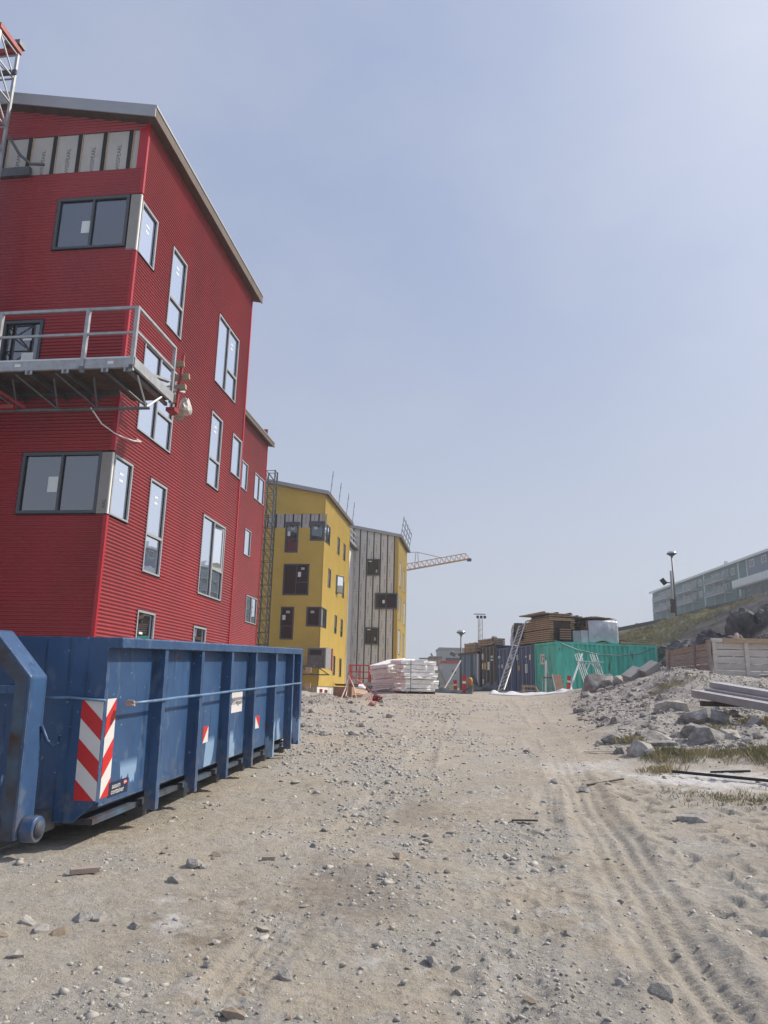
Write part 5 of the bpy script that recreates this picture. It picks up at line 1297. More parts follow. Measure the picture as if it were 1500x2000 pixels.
# ------------------------------------------------------------------ timber bay, steel sections on the right
bay = thing('timber_bay', 'weathered plank storage bay with a fresh beam on top', 'storage bay', (11.35, 26.45, 2.32), R(-5))
for j in range(5):
    for x0, x1 in ((.05, 1.14), (1.15, 2.01), (2.02, 3.9)):
        q_ = MB().box((x0, -.03, .03), (x1, .03, .03 + .205)).build('plank', random.choice((wood_pale, wood_pale2, wood_pale)), bay); q_.location = (0, random.uniform(-.025, .02), j * .238 + random.uniform(-.006, .006)); q_.rotation_euler = (0, random.uniform(-.008, .008), 0)  # bright timber on the front planks: their lit look is painted
    for y0, y1 in ((.1, 1.67), (1.68, 5.1)):
        q_ = MB().box((-.03, y0, .03), (.03, y1, .03 + .205)).build('plank', random.choice((wood_grey, wood_m)), bay); q_.location = (random.uniform(-.02, .025), 0, j * .238)
for x in (.02, 1.08, 1.95, 3.0): MB().box((x, -.12, -.05), (x + .13, -.032, 1.2)).build('post', wood_pale, bay)
MB().box((-.12, -.1, -.05), (-.032, .12, 1.28)).build('post', wood_grey, bay)
MB().box((-.12, 4.9, -.05), (-.032, 5.15, 1.25)).build('post', wood_grey, bay)
MB().box((-.12, 1.6, -.05), (-.032, 1.75, 1.15)).build('post', wood_grey, bay)
MB().box((.38, -.14, 1.185), (2.05, -.01, 1.34)).build('top_beam', wood_new, bay)['label'] = 'fresh yellow timber beam'
MB().box((2.06, -.14, 1.18), (3.9, -.01, 1.32)).build('top_beam', wood_pale, bay)
MB().box((.0, -.14, 1.2), (.36, .02, 1.34)).build('top_beam', wood_pale, bay)
o = link('rag', blob('rag', mat('pink_rag', (.55, .42, .36), .8), (.09, .08, .14), 51, amp=.5, freq=2)); o.location = (12.2, 26.25, 3.72); tag(o, 'pale rag hooked over the fresh beam', 'rag')
tyr = thing('drain_pipe', 'black plastic drain pipe lying behind the timber bay', 'pipe', (14.75, 29.4, 3.72), .2)
MB().tube([(-.05, 0, 0), (2.5, .2, .1)], .17, 16, cap=False).build('pipe', black_m, tyr)
ZS = [gz(7.4, 18) + .3, gz(8.2, 12.8) + .22]
chan_m = mat('dull_zinc', (.30, .32, .335), .5, metal=.1, var=.15, scale=3)
def channel(label, dx, dz, w, h_, m=alu_m, lit_lip=True):
    t = thing('steel_channel', label, 'steel channel', (0, 0, 0), 0, 'galvanised channels stacked on the bank')
    a = Vector((7.36 + dx, 18.0, 1.66 + dz)); b = Vector((8.2 + dx * 1.1, 12.4, 1.12 + dz * .8))
    d = (b - a).normalized(); s = Vector((d.y, -d.x, 0)).normalized() * -1; u = Vector((0, 0, 1))
    def bar(o0, o1, w_, h2, mm, nm): MB().beam(a + s * o0 + u * o1, b + s * o0 + u * o1, w_, h2).build(nm, mm, t)
    bar(0, 0, w, .02, m, 'web'); bar(-w / 2 + .012, h_ / 2 + .011, .022, h_, m, 'flange'); bar(w / 2 - .012, h_ / 2 + .011, .022, h_, m, 'flange')
    if lit_lip: bar(-w / 2 + .05, h_ + .013, .09, .014, alu_white, 'lit_lip'); bar(w / 2 - .05, h_ + .013, .09, .014, alu_white, 'lit_lip')  # lips coloured white as a painted highlight along the top
channel('lowest and nearest of the galvanised steel channels', -.05, .0, .26, .13, chan_m)
channel('middle galvanised channel of the stack by the bay', .24, .03, .22, .15, steel_m)
channel('top galvanised channel with slotted end', .38, .22, .26, .10, chan_m)
for y, lb in ((17.2, 'timber bearer under the far end of steel channels'), (14.2, 'timber bearer under the near end of steel channels')):
    t_ = (18 - y) / 5.6; o = MB().box((-.5, -.06, -.06), (.6, .06, .05)).build('bearer', wood_dark); o.location = (7.45 + .84 * t_, y, 1.66 - .54 * t_ - .07); tag(o, lb, 'timber')

# ------------------------------------------------------------------ lamps, mast, crane, far buildings
def street_lamp(label, x, y, z0, z1, r_=.05, tilt=0, flood=None):
    t = thing('street_lamp', label, 'street lamp', (x, y, z0), 0, 'street lamps', rot=(0, R(tilt), 0)); H = z1 - z0
    MB().tube([(0, 0, -.6), (0, 0, H * .35), (0, 0, H - .35)], [r_ * 1.4, r_ * 1.3, r_], 8).build('pole', steel_dk, t)
    MB().lathe([(.06, H - .42), (.08, H - .3), (.26, H - .16), (.36, H - .12), (.36, H - .07), (.05, H - .05)], 16).build('dish', steel_dk, t)
    MB().lathe([(.34, H - .07), (.31, H + .02), (.2, H + .09), (.0, H + .12)], 16).build('lamp_globe', globe_m, t)
    if flood:
        MB().beam((0, 0, flood[2]), (flood[0], 0, flood[2]), .06, .06).build('bracket', steel_dk, t)
        f = MB().box((-.22, -.1, -.14), (.22, .1, .14)).build('floodlight', steel_dk, t); f.location = (flood[0], -.1, flood[2] + flood[1]); f.rotation_euler = (R(30), R(flood[3]), 0)
street_lamp('street lamp standing on the grassy hillside', 21.66, 56, 7.3, 12.25, .06, -.6)
street_lamp('lower street lamp beside the blue container', 6.25, 60, 1.6, 6.35, .055, 0, (-.65, .0, 3.0, 25))
fl = thing('floodlight_pole', 'timber pole with floodlight and debris beside the hillside lamp', 'floodlight', (21.3, 55.6, 7.2))
MB().tube([(0, 0, -.4), (.02, 0, 3.6)], .09, 8).build('pole', concrete_m, fl); f_ = MB().box((-.28, -.1, -.17), (.2, .1, .17)).build('floodlight', black_m, fl); f_.location = (-.55, 0, 2.75); f_.rotation_euler = (R(20), R(52), 0)
MB().beam((0, 0, 2.7), (-.5, 0, 2.75), .07, .07).build('bracket', steel_dk, fl); MB().box((-.14, -.1, .5), (.12, .1, 1.5)).build('fuse_box', wood_dark, fl); MB().box((-.35, -.3, -.5), (.9, .4, .22)).build('concrete_foot', concrete_m, fl)
lm = thing('floodlight_mast', 'slim lattice floodlight mast behind the containers', 'light mast', (8.53, 66, 1.5))
for a in (-.17, .17): MB().tube([(a, 0, 0), (a, 0, 6.5)], .035, 6).build('leg', steel_m, lm)
MB().tube([(0, .25, 0), (0, .25, 6.5)], .035, 6).build('leg', steel_m, lm)
for k in range(12): MB().beam((-.17, 0, .3 + k * .5), (.17, 0, .6 + k * .5), .03, .03).build('brace', steel_m, lm)
for a in (-.4, -.1, .2): MB().box((a - .1, -.15, 6.5), (a + .1, .05, 6.72)).build('floodlight', black_m, lm).rotation_euler = (R(12), 0, 0)
MB().box((-.55, -.05, 6.8), (.45, .02, 6.87)).build('head_bar', steel_dk, lm)

crane = thing('tower_crane', 'orange and white tower crane jib rising behind the grey block', 'crane', (-14, 130, 0))
cm = mat('crane_paint', (.72, .30, .05), .5, var=.2, scale=2.2, col2=(.75, .45, .2))
JA, JB = Vector((0, 0, 18.4)), Vector((29.0, 0, 24.4))
jd = (JB - JA).normalized(); jn = Vector((-jd.z, 0, jd.x))
for off in (Vector((0, -.5, 0)), Vector((0, .5, 0)), jn * 1.05): MB().beam(JA + off, JB + off - (jd * .5 if off.x else Vector((0, 0, 0))), .13, .13).build('jib_chord', cm, crane)
lac = MB(); n_ = 34
for k in range(n_):
    p0, p1 = JA.lerp(JB, k / n_), JA.lerp(JB, (k + .5) / n_); p2 = JA.lerp(JB, (k + 1) / n_)
    for s in (-.5, .5): lac.beam(p0 + Vector((0, s, 0)), p1 + jn * 1.05, .06, .06).beam(p1 + jn * 1.05, p2 + Vector((0, s, 0)), .06, .06)
lo_ = lac.build('lacing', cm, crane); lo_['kind'] = 'stuff'
MB().box((28.6, -.5, 24.0), (29.3, .5, 24.4)).build('jib_tip', rust_m, crane)
q_ = JA.lerp(JB, .685)
for dx in (-.25, .25): MB().beam(q_ + Vector((dx * 1.6, 0, 0)), q_ + Vector((dx * .6, 0, 2.9)), .14, .14).build('king_post', white_m, crane)
MB().beam(q_ + Vector((0, 0, 2.85)), JA.lerp(JB, .84) + jn * 1.05, .08, .08).build('tie_bar', steel_dk, crane); MB().beam(q_ + Vector((0, 0, 2.85)), JA + Vector((4, 0, 6)), .08, .08).build('tie_bar', steel_dk, crane)
for x in (-.8, .8):
    for y in (-.8, .8): MB().box((x - .1, y - .1, 0), (x + .1, y + .1, 20)).build('tower_leg', cm, crane)

def block(label, x, y, z, w, d, h_, m, win=(), trim=None, name='house'):
    t = thing(name, label, 'building', (x, y, z))
    MB().box((0, 0, 0), (w, d, h_)).build('wall', m, t)
    if trim: MB().box((-.15, -.15, h_), (w + .15, d + .1, h_ + .45)).build('roof_edge', trim, t)
    for a, b, ww, hh in win:
        MB().box((a, -.06, b), (a + ww, -.01, b + hh)).build('window', glass_dark, t)
    return t
block('pale grey house with a dark red roof edge beyond the containers', 11.0, 140, 1.5, 6.2, 9, 5.4, grey_house, [(2.0, 3.6, .6, .6), (4.2, 2.0, .9, 1.6)], red_paint)
block('light grey flat-roofed block above the red-edged house', 12.1, 158, 1.5, 9, 10, 8.8, grey_house, [(1.2, 6.4, 5, .8)], concrete_m)
block('low grey shed left of the red-edged house', 7.6, 135, 1.2, 3.3, 8, 4.4, concrete_m, [(.4, 1.5, 2.4, 1.1)])
block('distant grey block just right of the yellow side wall', 5.2, 170, 1, 4, 8, 7.4, grey_house, [(.8, 4.6, 2.2, .8)])
block('small pale hut on the ridge behind the low shed', 9.6, 150, 1.2, 2.2, 6, 6.9, grey_house, [(.5, 4.2, 1.1, .6)], steel_dk)
# propped timber braces on the verge by the red-edged house
for i, (a, b, lb) in enumerate((((2.9, 60, 1.9), (4.6, 60, 4.3), 'left slanting timber prop before the grey house'), ((5.3, 60, 1.9), (3.9, 60, 4.6), 'right slanting timber prop before the grey house'), ((3.0, 60.2, 4.2), (4.8, 60.2, 4.2), 'level timber rail joining the slanting props'))):
    tag(MB().beam(a, b, .12, .12).build('prop', wood_grey), lb, 'prop', 'timber props on the verge')
tag(MB().beam((3.2, 39.3, 1.75), (4.2, 40.5, 3.3), .05, .05).build('pole', white_m), 'thin white pole leaning on the blue container corner', 'pole')

# housing on the hill, facade turned to the left of the view
hs = thing('terrace_housing', 'long green and slate terrace with balconies up on the hill', 'building', (76, 145, 21.5))
def hbox(a, b, m, nm, parent=hs): return MB().box(a, b).build(nm, m, parent)
segs = [(67.8, 51, green_house), (50.9, 33, green_house), (32.9, 15.2, green_house), (15.1, 11.6, green_house), (11.5, -30, blue_house)]
for y1, y0, m in segs: hbox((0, y0, 0), (11, y1, 8.85), m, 'wall')
rf_ = MB(); rf_.add([(-.6, -31, 8.8), (-.6, 68.6, 8.8), (5.5, 68.6, 10.6), (5.5, -31, 10.6), (11.6, -31, 8.8), (11.6, 68.6, 8.8), (-.6, -31, 9.15), (-.6, 68.6, 9.15), (5.5, 68.6, 10.95), (5.5, -31, 10.95), (11.6, -31, 9.15), (11.6, 68.6, 9.15)],
    [(0, 1, 2, 3), (3, 2, 5, 4), (6, 9, 8, 7), (9, 10, 11, 8), (0, 6, 7, 1), (1, 7, 8, 2), (2, 8, 11, 5), (0, 3, 9, 6), (3, 4, 10, 9), (4, 5, 11, 10)]); rf_ = rf_.build('roof', mat('grey_roofing', (.30, .30, .31), .7), hs)
hbox((-.66, -31, 8.7), (-.58, 68.6, 9.2), white_m, 'eaves_board')
for y in (33.0, 15.3): hbox((-.12, y - .18, 1.5), (.0, y + .18, 8.8), white_m, 'downpipe')
hbox((-.1, 11.45, 2), (.0, 11.65, 8.8), white_m, 'downpipe')
for y in (28, 2): hbox((3, y, 10), (3.6, y + .6, 11.3), white_m, 'chimney', rf_)
for y0 in (52, 35.5, 18.2):
    for z0 in (3.1, 6.0):
        b_ = hbox((-1.7, y0 + 1, z0 - .35), (0, y0 + 11.5, z0 - .15), grey_house, 'balcony')
        for yy_ in (y0 + 1, y0 + 6, y0 + 11.4): hbox((-1.7, yy_, z0 - 2.9 if z0 > 5 else 0), (-1.6, yy_ + .1, z0 + .9), steel_m, 'balcony_post', b_)
        g_ = MB().box((-1.69, y0 + 1.1, z0 - .1), (-1.66, y0 + 11.4, z0 + .85)).build('balcony_glass', mat_glass('balcony_glazing', (.07, .088, .088), 1.4) if 'balcony_glazing' not in MATS else MATS['balcony_glazing'], b_)
        for a, w_ in ((2, 3.2), (6.2, 4.6)): wn = hbox((-.08, y0 + a, z0 - .05), (-.01, y0 + a + w_, z0 + 2.1), steel_m, 'window'); [MB().box((-.1, y0 + a + .15 + k * (w_ - .15) / 3, z0 + .05), (-.085, y0 + a + (k + 1) * (w_ - .15) / 3, z0 + 2.0)).build('pane', glass_dark, wn) for k in range(3)]
    for z0 in (3.8, 6.6):
        wn = hbox((-.09, y0 - 2.2 + 1.2, z0 - .1), (-.01, y0 + .6, z0 + 1.35), white_m, 'window')
        for k in range(2): MB().box((-.11, y0 - .85 + k * .72, z0 + .02), (-.095, y0 - .25 + k * .72, z0 + 1.25)).build('pane', glass_dark, wn)
for y in (9.2, 4.2, -1, -6, -14):
    wn = hbox((-.09, y - .9, 6.9), (-.01, y + .9, 8.4), white_m, 'window')
    for k in range(2): MB().box((-.11, y - .78 + k * .8, 7.02), (-.095, y - .1 + k * .8, 8.28)).build('pane', glass_dark, wn)
dk = hbox((-2.5, -30, 2.7), (0, 13.5, 2.95), grey_house, 'deck')
for k in range(24): MB().box((-2.6, 13.4 - k * 1.3 - 1.2, 2.95), (-2.5, 13.4 - k * 1.3, 4.4)).build('deck_panel', white_m, dk)
for k in range(9): hbox((-2.4, 12 - k * 3.6, -1.5), (-2.15, 12.25 - k * 3.6, 2.7), wood_dark, 'deck_post', dk)
for y in (66.9, 66.9):
    pass
for z0 in (3.1, 6.0): hbox((1, 67.85, z0 - .3), (5, 69.4, z0 + .8), grey_house, 'end_balcony')

# roadside fence with orange netting on the hillside
fen = thing('roadside_fence', 'dark roadside guard fence with orange netting on the hillside', 'fence', (0, 0, 0))
FP = [(13.5, 64, 6.1), (18.5, 62, 6.9), (23.07, 62, 7.9), (26.61, 62, 8.9), (31.6, 62, 10.15), (38, 62, 11.8), (46, 62, 13.4)]
def fat(t): x = t * (len(FP) - 1); i = min(int(x), len(FP) - 2); return Vector(FP[i]).lerp(Vector(FP[i + 1]), x - i)
for k in range(9): p = fat(k / 8); MB().box((p.x - .14, p.y - .1, p.z - 1.5), (p.x + .14, p.y + .1, p.z + .08)).build('post', wood_dark, fen)
for k in range(len(FP) - 1):
    for dz, h_, m in ((-.1, .3, steel_dk), (-.62, .22, steel_dk)): MB().beam(Vector(FP[k]) + Vector((0, -.14, dz)), Vector(FP[k + 1]) + Vector((0, -.14, dz)), .05, h_).build('rail', m, fen)
for k, (a, b, s) in enumerate(((.12, .28, .5), (.22, .38, .25), (.3, .42, .4))):
    pts = [fat(a + (b - a) * i / 10) + Vector((0, -.35, -.35 - s * math.sin(i / 10 * 3.14) - .15 * k)) for i in range(11)]
    n = MB(); vs = pts + [p + Vector((0, -.1, -.28)) for p in pts]; n.add(vs, [(i, i + 1, 12 + i, 11 + i) for i in range(10)]); q_ = n.build('netting', net_orange if k else red_paint, fen); q_.modifiers.new('t', 'SOLIDIFY').thickness = .02
hz_ = MB().tube([(22.2, 55, 7.35), (22.8, 54.9, 7.5), (23.4, 55, 7.3), (23.2, 55.2, 7.15), (22.4, 55.1, 7.2)], .06, 6).build('cable_loop', net_orange); tag(hz_, 'orange cable looped in the turf by the lamp foot', 'cable')
ant = thing('antenna_tower', 'tiny pale antenna tower on the far horizon', 'tower', (80.4, 262, 20)); MB().box((-.9, -.9, 0), (.9, .9, 5.2)).build('base', grey_house, ant); MB().tube([(0, 0, 5), (0, 0, 7.6)], .25, 6).build('mast', grey_house, ant)

# ------------------------------------------------------------------ rocks, stones, gravel, grass
def hull_mesh(name, seed, n=14, m=None, sq=(1, .8, .6)):
    rs = random.Random(seed); bm = bmesh.new()
    for _ in range(n):
        v = Vector((rs.gauss(0, 1), rs.gauss(0, 1), rs.gauss(0, 1))).normalized() * rs.uniform(.8, 1.05)
        bm.verts.new((v.x * sq[0], v.y * sq[1], v.z * sq[2]))
    g = bmesh.ops.convex_hull(bm, input=bm.verts)
    bmesh.ops.delete(bm, geom=[e for e in g['geom_interior'] if isinstance(e, bmesh.types.BMVert)], context='VERTS')
    me = bpy.data.meshes.new(name); bm.to_mesh(me); bm.free()
    if m: me.materials.append(m)
    return me
STV = [hull_mesh('stone', 100 + k, 13 + k % 5, (stone_m, rock_lt, stone_m, rock_lt, stone_br, stone_m, rock_lt)[k % 7], (1, random.uniform(.65, .95), random.uniform(.45, .75))) for k in range(14)]
def stone(x, y, s, label=None, me=None, rot=None, sink=.5, group='loose stones strewn over the dirt track', cat='stone', name='stone', z=None):
    o = link(name, me or random.choice(STV)); o.scale = (s, s, s)
    o.location = (x, y, (gz(x, y) if z is None else z) + s * (.55 - sink) * .7)
    o.rotation_euler = rot or (random.uniform(-.4, .4), random.uniform(-.4, .4), random.uniform(0, 6.3))
    return tag(o, label or 'small broken grey stone lying loose on the dirt track', cat, group)
stone(-.44, 4.28, .075, 'fist-sized pale stone alone at the lower left of track', STV[1])
stone(-1.39, 6.31, .10, 'angular stone standing up left of track centre', STV[3], (.2, .5, 1))
stone(-1.30, 6.28, .06, 'low dark stone beside the angular upright stone', STV[0])
stone(-1.89, 4.46, .065, 'lone dark stone near the lower left picture edge', STV[5])
stone(1.40, 4.12, .07, 'pitted pale stone half buried at the lower right rut', STV[8])
for x, y, s, lb in ((-1.76, 5.05, .085, 'upright pale stone of the lower left cluster'), (-1.68, 5.07, .075, 'right pale stone of the lower left cluster'), (-1.82, 4.82, .075, 'brown block in the lower left stone cluster'), (-1.93, 4.84, .07, 'grey slab in the lower left stone cluster'), (-2.05, 4.95, .06, 'back left stone of the lower left cluster'), (-2.1, 4.72, .05, 'leftmost small stone of the lower left cluster')):
    stone(x, y, s, lb, STV[4] if 'brown' in lb else None)
stone(3.27, 8.28, .16, 'wedge-shaped pale rock on the sand at right', rot=(0, .2, -.3), me=hull_mesh('stone', 777, 16, rock_lt, (1.5, .7, .6)))
stone(2.65, 14.13, .12, 'pale flat stone on the track edge'); stone(2.35, 10.6, .12, 'pale stone where the ruts begin', STV[1])
o = MB().box((-.10, -.025, 0), (.10, .025, .035)).build('wood_offcut', wood_grey); o.location = (-2.12, 6.0, gz(-2.12, 6.0) + .01); o.rotation_euler = (.1, 0, .5); tag(o, 'short sawn timber offcut on the dirt below the skip', 'timber')
o = MB().box((-.05, -.02, 0), (.05, .02, .03)).build('wood_offcut', wood_grey); o.location = (-.86, 6.55, gz(-.86, 6.55)); o.rotation_euler = (0, 0, .2); tag(o, 'tiny timber offcut among the stones', 'timber')
bar = MB().tube([(4.15, 11.25, gz(4.15, 11.25) + .06), (4.7, 10.9, gz(4.7, 10.9) + .05), (5.3, 10.45, gz(5.3, 10.45) + .03)], .022, 6).build('pipe', black_m); tag(bar, 'thin black pipe lying on the white dust', 'pipe')
bar = MB().tube([(4.75, 11.4, gz(4.75, 11.4) + .03), (5.3, 11.35, gz(5.3, 11.35) + .03)], .016, 6).build('pipe', black_m); tag(bar, 'short black pipe behind the longer one', 'pipe')
for lb, a, b, m in (('thin wooden stick left of the rock pile', (3.6, 13.9), (4.15, 13.5), wood_pale), ('curved pale stick beside the rock pile foot', (4.25, 13.3), (4.6, 13.75), wood_pale), ('dark flat stick across the head of ruts', (2.75, 10.5), (3.3, 10.75), wood_dark), ('thin twig on the middle of track', (1.35, 8.1), (1.6, 8.05), wood_dark)):
    tag(MB().beam((*a, gz(*a) + .02), (*b, gz(*b) + .03), .04, .015).build('stick', m), lb, 'stick')
n_ind = 0; tries = 0
while n_ind < 190 and tries < 6000:
    tries += 1
    y = 3.6 * (26 / 3.6) ** random.random(); x = random.uniform(-.46, .42) * y
    if x < -2.5 + .13 * (y - 6) and 5.9 < y < 14.5: continue
    if x > T1(y) - .1 and y < 9 and random.random() > .06: continue
    dens = float(fbm(np.array([x]), np.array([y]), .7, 3, 71)[0]) + .25 * math.exp(-((x + .5 + .02 * y) / (.5 + .1 * y)) ** 2)
    if x > .9 + .05 * y: dens -= .13
    if random.random() > max(0, dens + .12) * 2.4: continue
    s = min(.11, math.exp(random.gauss(math.log(.020 + .0018 * y), .45)))
    stone(x, y, s, ('pebble-sized ' if s < .03 else 'palm-sized ' if s < .05 else 'head-sized ') + 'broken stone ' + ('on the foreground dirt ' if y < 6 else 'on the track alongside the skip ' if y < 13 else 'on the far gravel of the track ') + ('left of centre' if x < .04 * y else 'right of centre')); n_ind += 1
def rough_rock(seed, m, sq, n=20, cuts=2, amp=.05):
    me = hull_mesh('rock', seed, n, m, sq); bm = bmesh.new(); bm.from_mesh(me)
    bmesh.ops.triangulate(bm, faces=bm.faces); bmesh.ops.subdivide_edges(bm, edges=bm.edges, cuts=cuts, use_grid_fill=True)
    bmesh.ops.triangulate(bm, faces=bm.faces)
    for v in bm.verts:
        d_ = mnoise.fractal(v.co * 2.2 + Vector((seed, 0, 0)), 1, 2.1, 4); v.co += v.co.normalized() * d_ * amp + Vector((mnoise.noise(v.co * 5 + Vector((seed, 3, 1))), mnoise.noise(v.co * 5 + Vector((3, seed, 1))), 0)) * amp * .4
    bm.to_mesh(me); bm.free(); return me
RKV = [rough_rock(200 + k, (rock_m, rock_lt, rock_m)[k % 3], (1, random.uniform(.65, 1), random.uniform(.5, .8)), 15 + k) for k in range(9)]
def rock(x, y, s, label='rough grey rock in the rubble on the right bank', k=None, sc=(1, 1, 1), rz=None, dz=0, group='rocks of the rubble bank', tilt=(0, 0)):
    o = link('rock', RKV[k] if k is not None else random.choice(RKV)); o.scale = (s * sc[0], s * sc[1], s * sc[2])
    o.location = (x, y, gz(x, y) + s * sc[2] * .12 + dz); o.rotation_euler = (tilt[0], tilt[1], rz if rz is not None else random.uniform(0, 6.3))
    return tag(o, label, 'rock', group)
bo = rock(8.75, 31.2, 1.0, 'long leaning dark boulder before the green container', 0, (1, 1, 1), .35, .12, tilt=(0, -.2)); bo.data = blob('rock', rock_m, (.95, .55, .5), 207, sub=4, amp=.3, freq=1.6, facets=12)
rock(8.95, 30.6, .42, 'round boulder under the long leaning one', 3, (1, 1, 1), 1, .12); rock(9.5, 31.0, .38, 'flat stone at the right of the leaning boulder', 4)
rock(7.3, 27.6, .34, 'lone grey block at the track edge below the boulder', 5, (1.1, .8, .8)); rock(8.4, 29.6, .22, 'left small stone under the leaning boulder', 1); rock(8.75, 29.5, .24, 'right small stone under the leaning boulder', 2)
for x, y, lb, rz in ((9.9, 30.4, 'tipped concrete block left on the sand heap', .4), (10.5, 30.2, 'tipped concrete slab right on the sand heap', .2)):
    o = MB().box((-.35, -.22, -.2), (.35, .22, .2)).build('concrete_block', concrete_m); o.location = (x, y, gz(x, y) + .14); o.rotation_euler = (.3, R(-32), rz); tag(o, lb, 'concrete block')
rock(7.05, 16.9, .62, 'large rounded boulder in the middle of rubble bank', 6, (1.1, .9, .8), 0); rock(6.9, 18.4, .5, 'grey boulder behind the large rounded one', 7)
rock(5.75, 13.9, .34, 'squared pale block at the front of rock pile', 5, (1.2, .8, .85), .2, .05); rock(5.8, 14.5, .3, 'darker block resting behind the squared pale one', 3, dz=.12)
rock(5.05, 13.9, .34, 'broad rough rock left in the front pile', 0, (1.3, .9, .8), .4); rock(5.3, 14.9, .5, 'big rough rock crowning the front pile', 2, (1.2, .9, .8), .7); rock(4.45, 14.9, .3, 'left end rock of the front pile', 8)
rock(6.35, 14.4, .3, 'right end rock of the front pile', 1); rock(7.45, 15.6, .2, 'smooth pale cobble right of the pile', 4); rock(7.9, 14.7, .2, 'pair of cobbles, the left one', 1); rock(8.25, 14.8, .22, 'pair of cobbles, the right one', 4)
rock(5.95, 12.9, .09, 'white cobble left at the foot of pile', 7, (1.2, 1, .8)); rock(5.75, 13.0, .09, 'white cobble right at the foot of pile', 7, (1.2, 1, .8))
rock(9.9, 19.6, .5, 'grey ledge rock below the timber bay', 6, (1.5, .8, .8), .1); rock(12.9, 25.0, .5, 'flat ledge rock before the pale planks', 0, (1.6, .6, .6), 0)
conc = rock(7.75, 17.3, .22, 'hollow concrete lump below the steel channels', 8, (1.2, .8, .9)); 
for k in range(190):
    y = random.uniform(12.6, 27); ed = np.interp(y, [0, 12, 14, 20, 30], [4.6, 4.6, 3.9, 5.2, 7.2]); x = ed + abs(random.gauss(0, 1.7))
    if x > 10.5 or (x > 7.0 and 12 < y < 18.5 and x < 8.6 and random.random() < .7): continue
    s_r = min(.34, math.exp(random.gauss(math.log(.085), .5))); rock(x, y, s_r, ('small' if s_r < .08 else 'middling' if s_r < .13 else 'large') + ' broken rock in the ' + ('front' if y < 16 else 'middle' if y < 21 else 'far') + ' rubble of the right bank, ' + ('track side' if x < ed + 1.2 else 'uphill side'))
for k in range(45):
    x = random.uniform(-2.6, .4); y = random.uniform(16, 29)
    if x < -1.9 and y < 17: continue
    rock(x, y, min(.2, math.exp(random.gauss(math.log(.075), .45))), 'broken grey rock in the spoil heap behind the skip', group='rocks of the spoil heap')
# dark outcrop above the timber bay
oc = thing('rock_outcrop', 'tall dark rock outcrop at the right edge above the bay', 'rock', (17.8, 37, 3.6))
for k, (x, y, z, s) in enumerate(((.0, .6, .5, (1.1, 1.4, 2.2)), (-1.2, 1.6, .1, (1.0, 1.2, 1.7)), (1.2, .0, .9, (1.1, 1.6, 2.5)), (2.6, -.4, 1.1, (1.5, 1.8, 2.6)), (-2.3, 2.6, -.3, (1.1, 1.2, 1.2)), (-.6, -.5, -.5, (1.2, .9, 1.3)), (4.6, -1.0, 1.2, (2.2, 2.2, 2.9)))):
    o = link('crag', rough_rock(300 + k, rock_dk, s, 26, 5, .34), None, oc); o.location = (x, y, z); o.rotation_euler = (.1 * k, -.12, k)
for k, (x, y, s_, lb) in enumerate(((13.2, 34.5, .8, 'dark crag just left of the timber bay corner'), (14.3, 36.5, 1.0, 'dark crag above the end of green container'), (15.2, 39, 1.2, 'dark crag in the middle of the rocky slope'), (15.9, 34.2, .9, 'dark crag right behind the timber bay'), (16.6, 43, 1.2, 'dark crag below the turf edge'))):
    o = link('crag', rough_rock(330 + k, rock_dk, (s_ * 1.3, s_, s_ * .8), 22, 4, .25)); o.location = (x, y, gz(x, y) - .1 * s_); o.rotation_euler = (.2, -.2, k * 1.3)
    tag(o, lb, 'rock', 'crags on the hillside')

# gravel: far too many to count, joined into one
def scatter(name, label, xs_, ys_, ss, variants, m, seed):
    rs = np.random.default_rng(seed); V = []; F = []; base = 0
    zs_ = ground_h(xs_, ys_)
    packs = [(np.array([v.co for v in me.vertices]), [tuple(p.vertices) for p in me.polygons]) for me in variants]
    allv = []; allf = []
    for k, (pv, pf) in enumerate(packs):
        idx = np.where(np.arange(len(xs_)) % len(packs) == k)[0]
        if not len(idx): continue
        a = rs.uniform(0, 6.283, len(idx)); t = rs.uniform(-.5, .5, len(idx)); s = ss[idx]
        ca_, sa_ = np.cos(a), np.sin(a); ct, st = np.cos(t), np.sin(t)
        x0, y0, z0 = pv[:, 0][None], pv[:, 1][None], pv[:, 2][None]
        y1 = y0 * ct[:, None] - z0 * st[:, None]; z1 = y0 * st[:, None] + z0 * ct[:, None]
        X = (x0 * ca_[:, None] - y1 * sa_[:, None]) * s[:, None] + xs_[idx][:, None]; Y = (x0 * sa_[:, None] + y1 * ca_[:, None]) * s[:, None] + ys_[idx][:, None]
        Z = z1 * s[:, None] + zs_[idx][:, None] - (rs.uniform(-.2, .35, len(idx)) * s)[:, None]
        P = np.stack([X, Y, Z], -1).reshape(-1, 3); n = len(pv)
        f = np.array(pf)[None] + (np.arange(len(idx)) * n)[:, None, None] + base
        allv.append(P); allf.append(f.reshape(-1, 3)); base += len(P)
    P = np.concatenate(allv); Fc = np.concatenate(allf).astype(np.int32)
    me = bpy.data.meshes.new(name); me.vertices.add(len(P)); me.vertices.foreach_set('co', P.ravel()); me.loops.add(len(Fc) * 3); me.loops.foreach_set('vertex_index', Fc.ravel())
    me.polygons.add(len(Fc)); me.polygons.foreach_set('loop_start', np.arange(0, len(Fc) * 3, 3, dtype=np.int32)); me.update(calc_edges=True)
    o = link(name, me, m); o['kind'] = 'stuff'; o['label'] = label
    return o
SM = [hull_mesh('pebble', 500 + k, 8, None, (1, .8, .6)) for k in range(6)]
def tri(me):
    bm = bmesh.new(); bm.from_mesh(me); bmesh.ops.triangulate(bm, faces=bm.faces); bm.to_mesh(me); bm.free(); return me
SM = [tri(m) for m in SM]
N = 150000
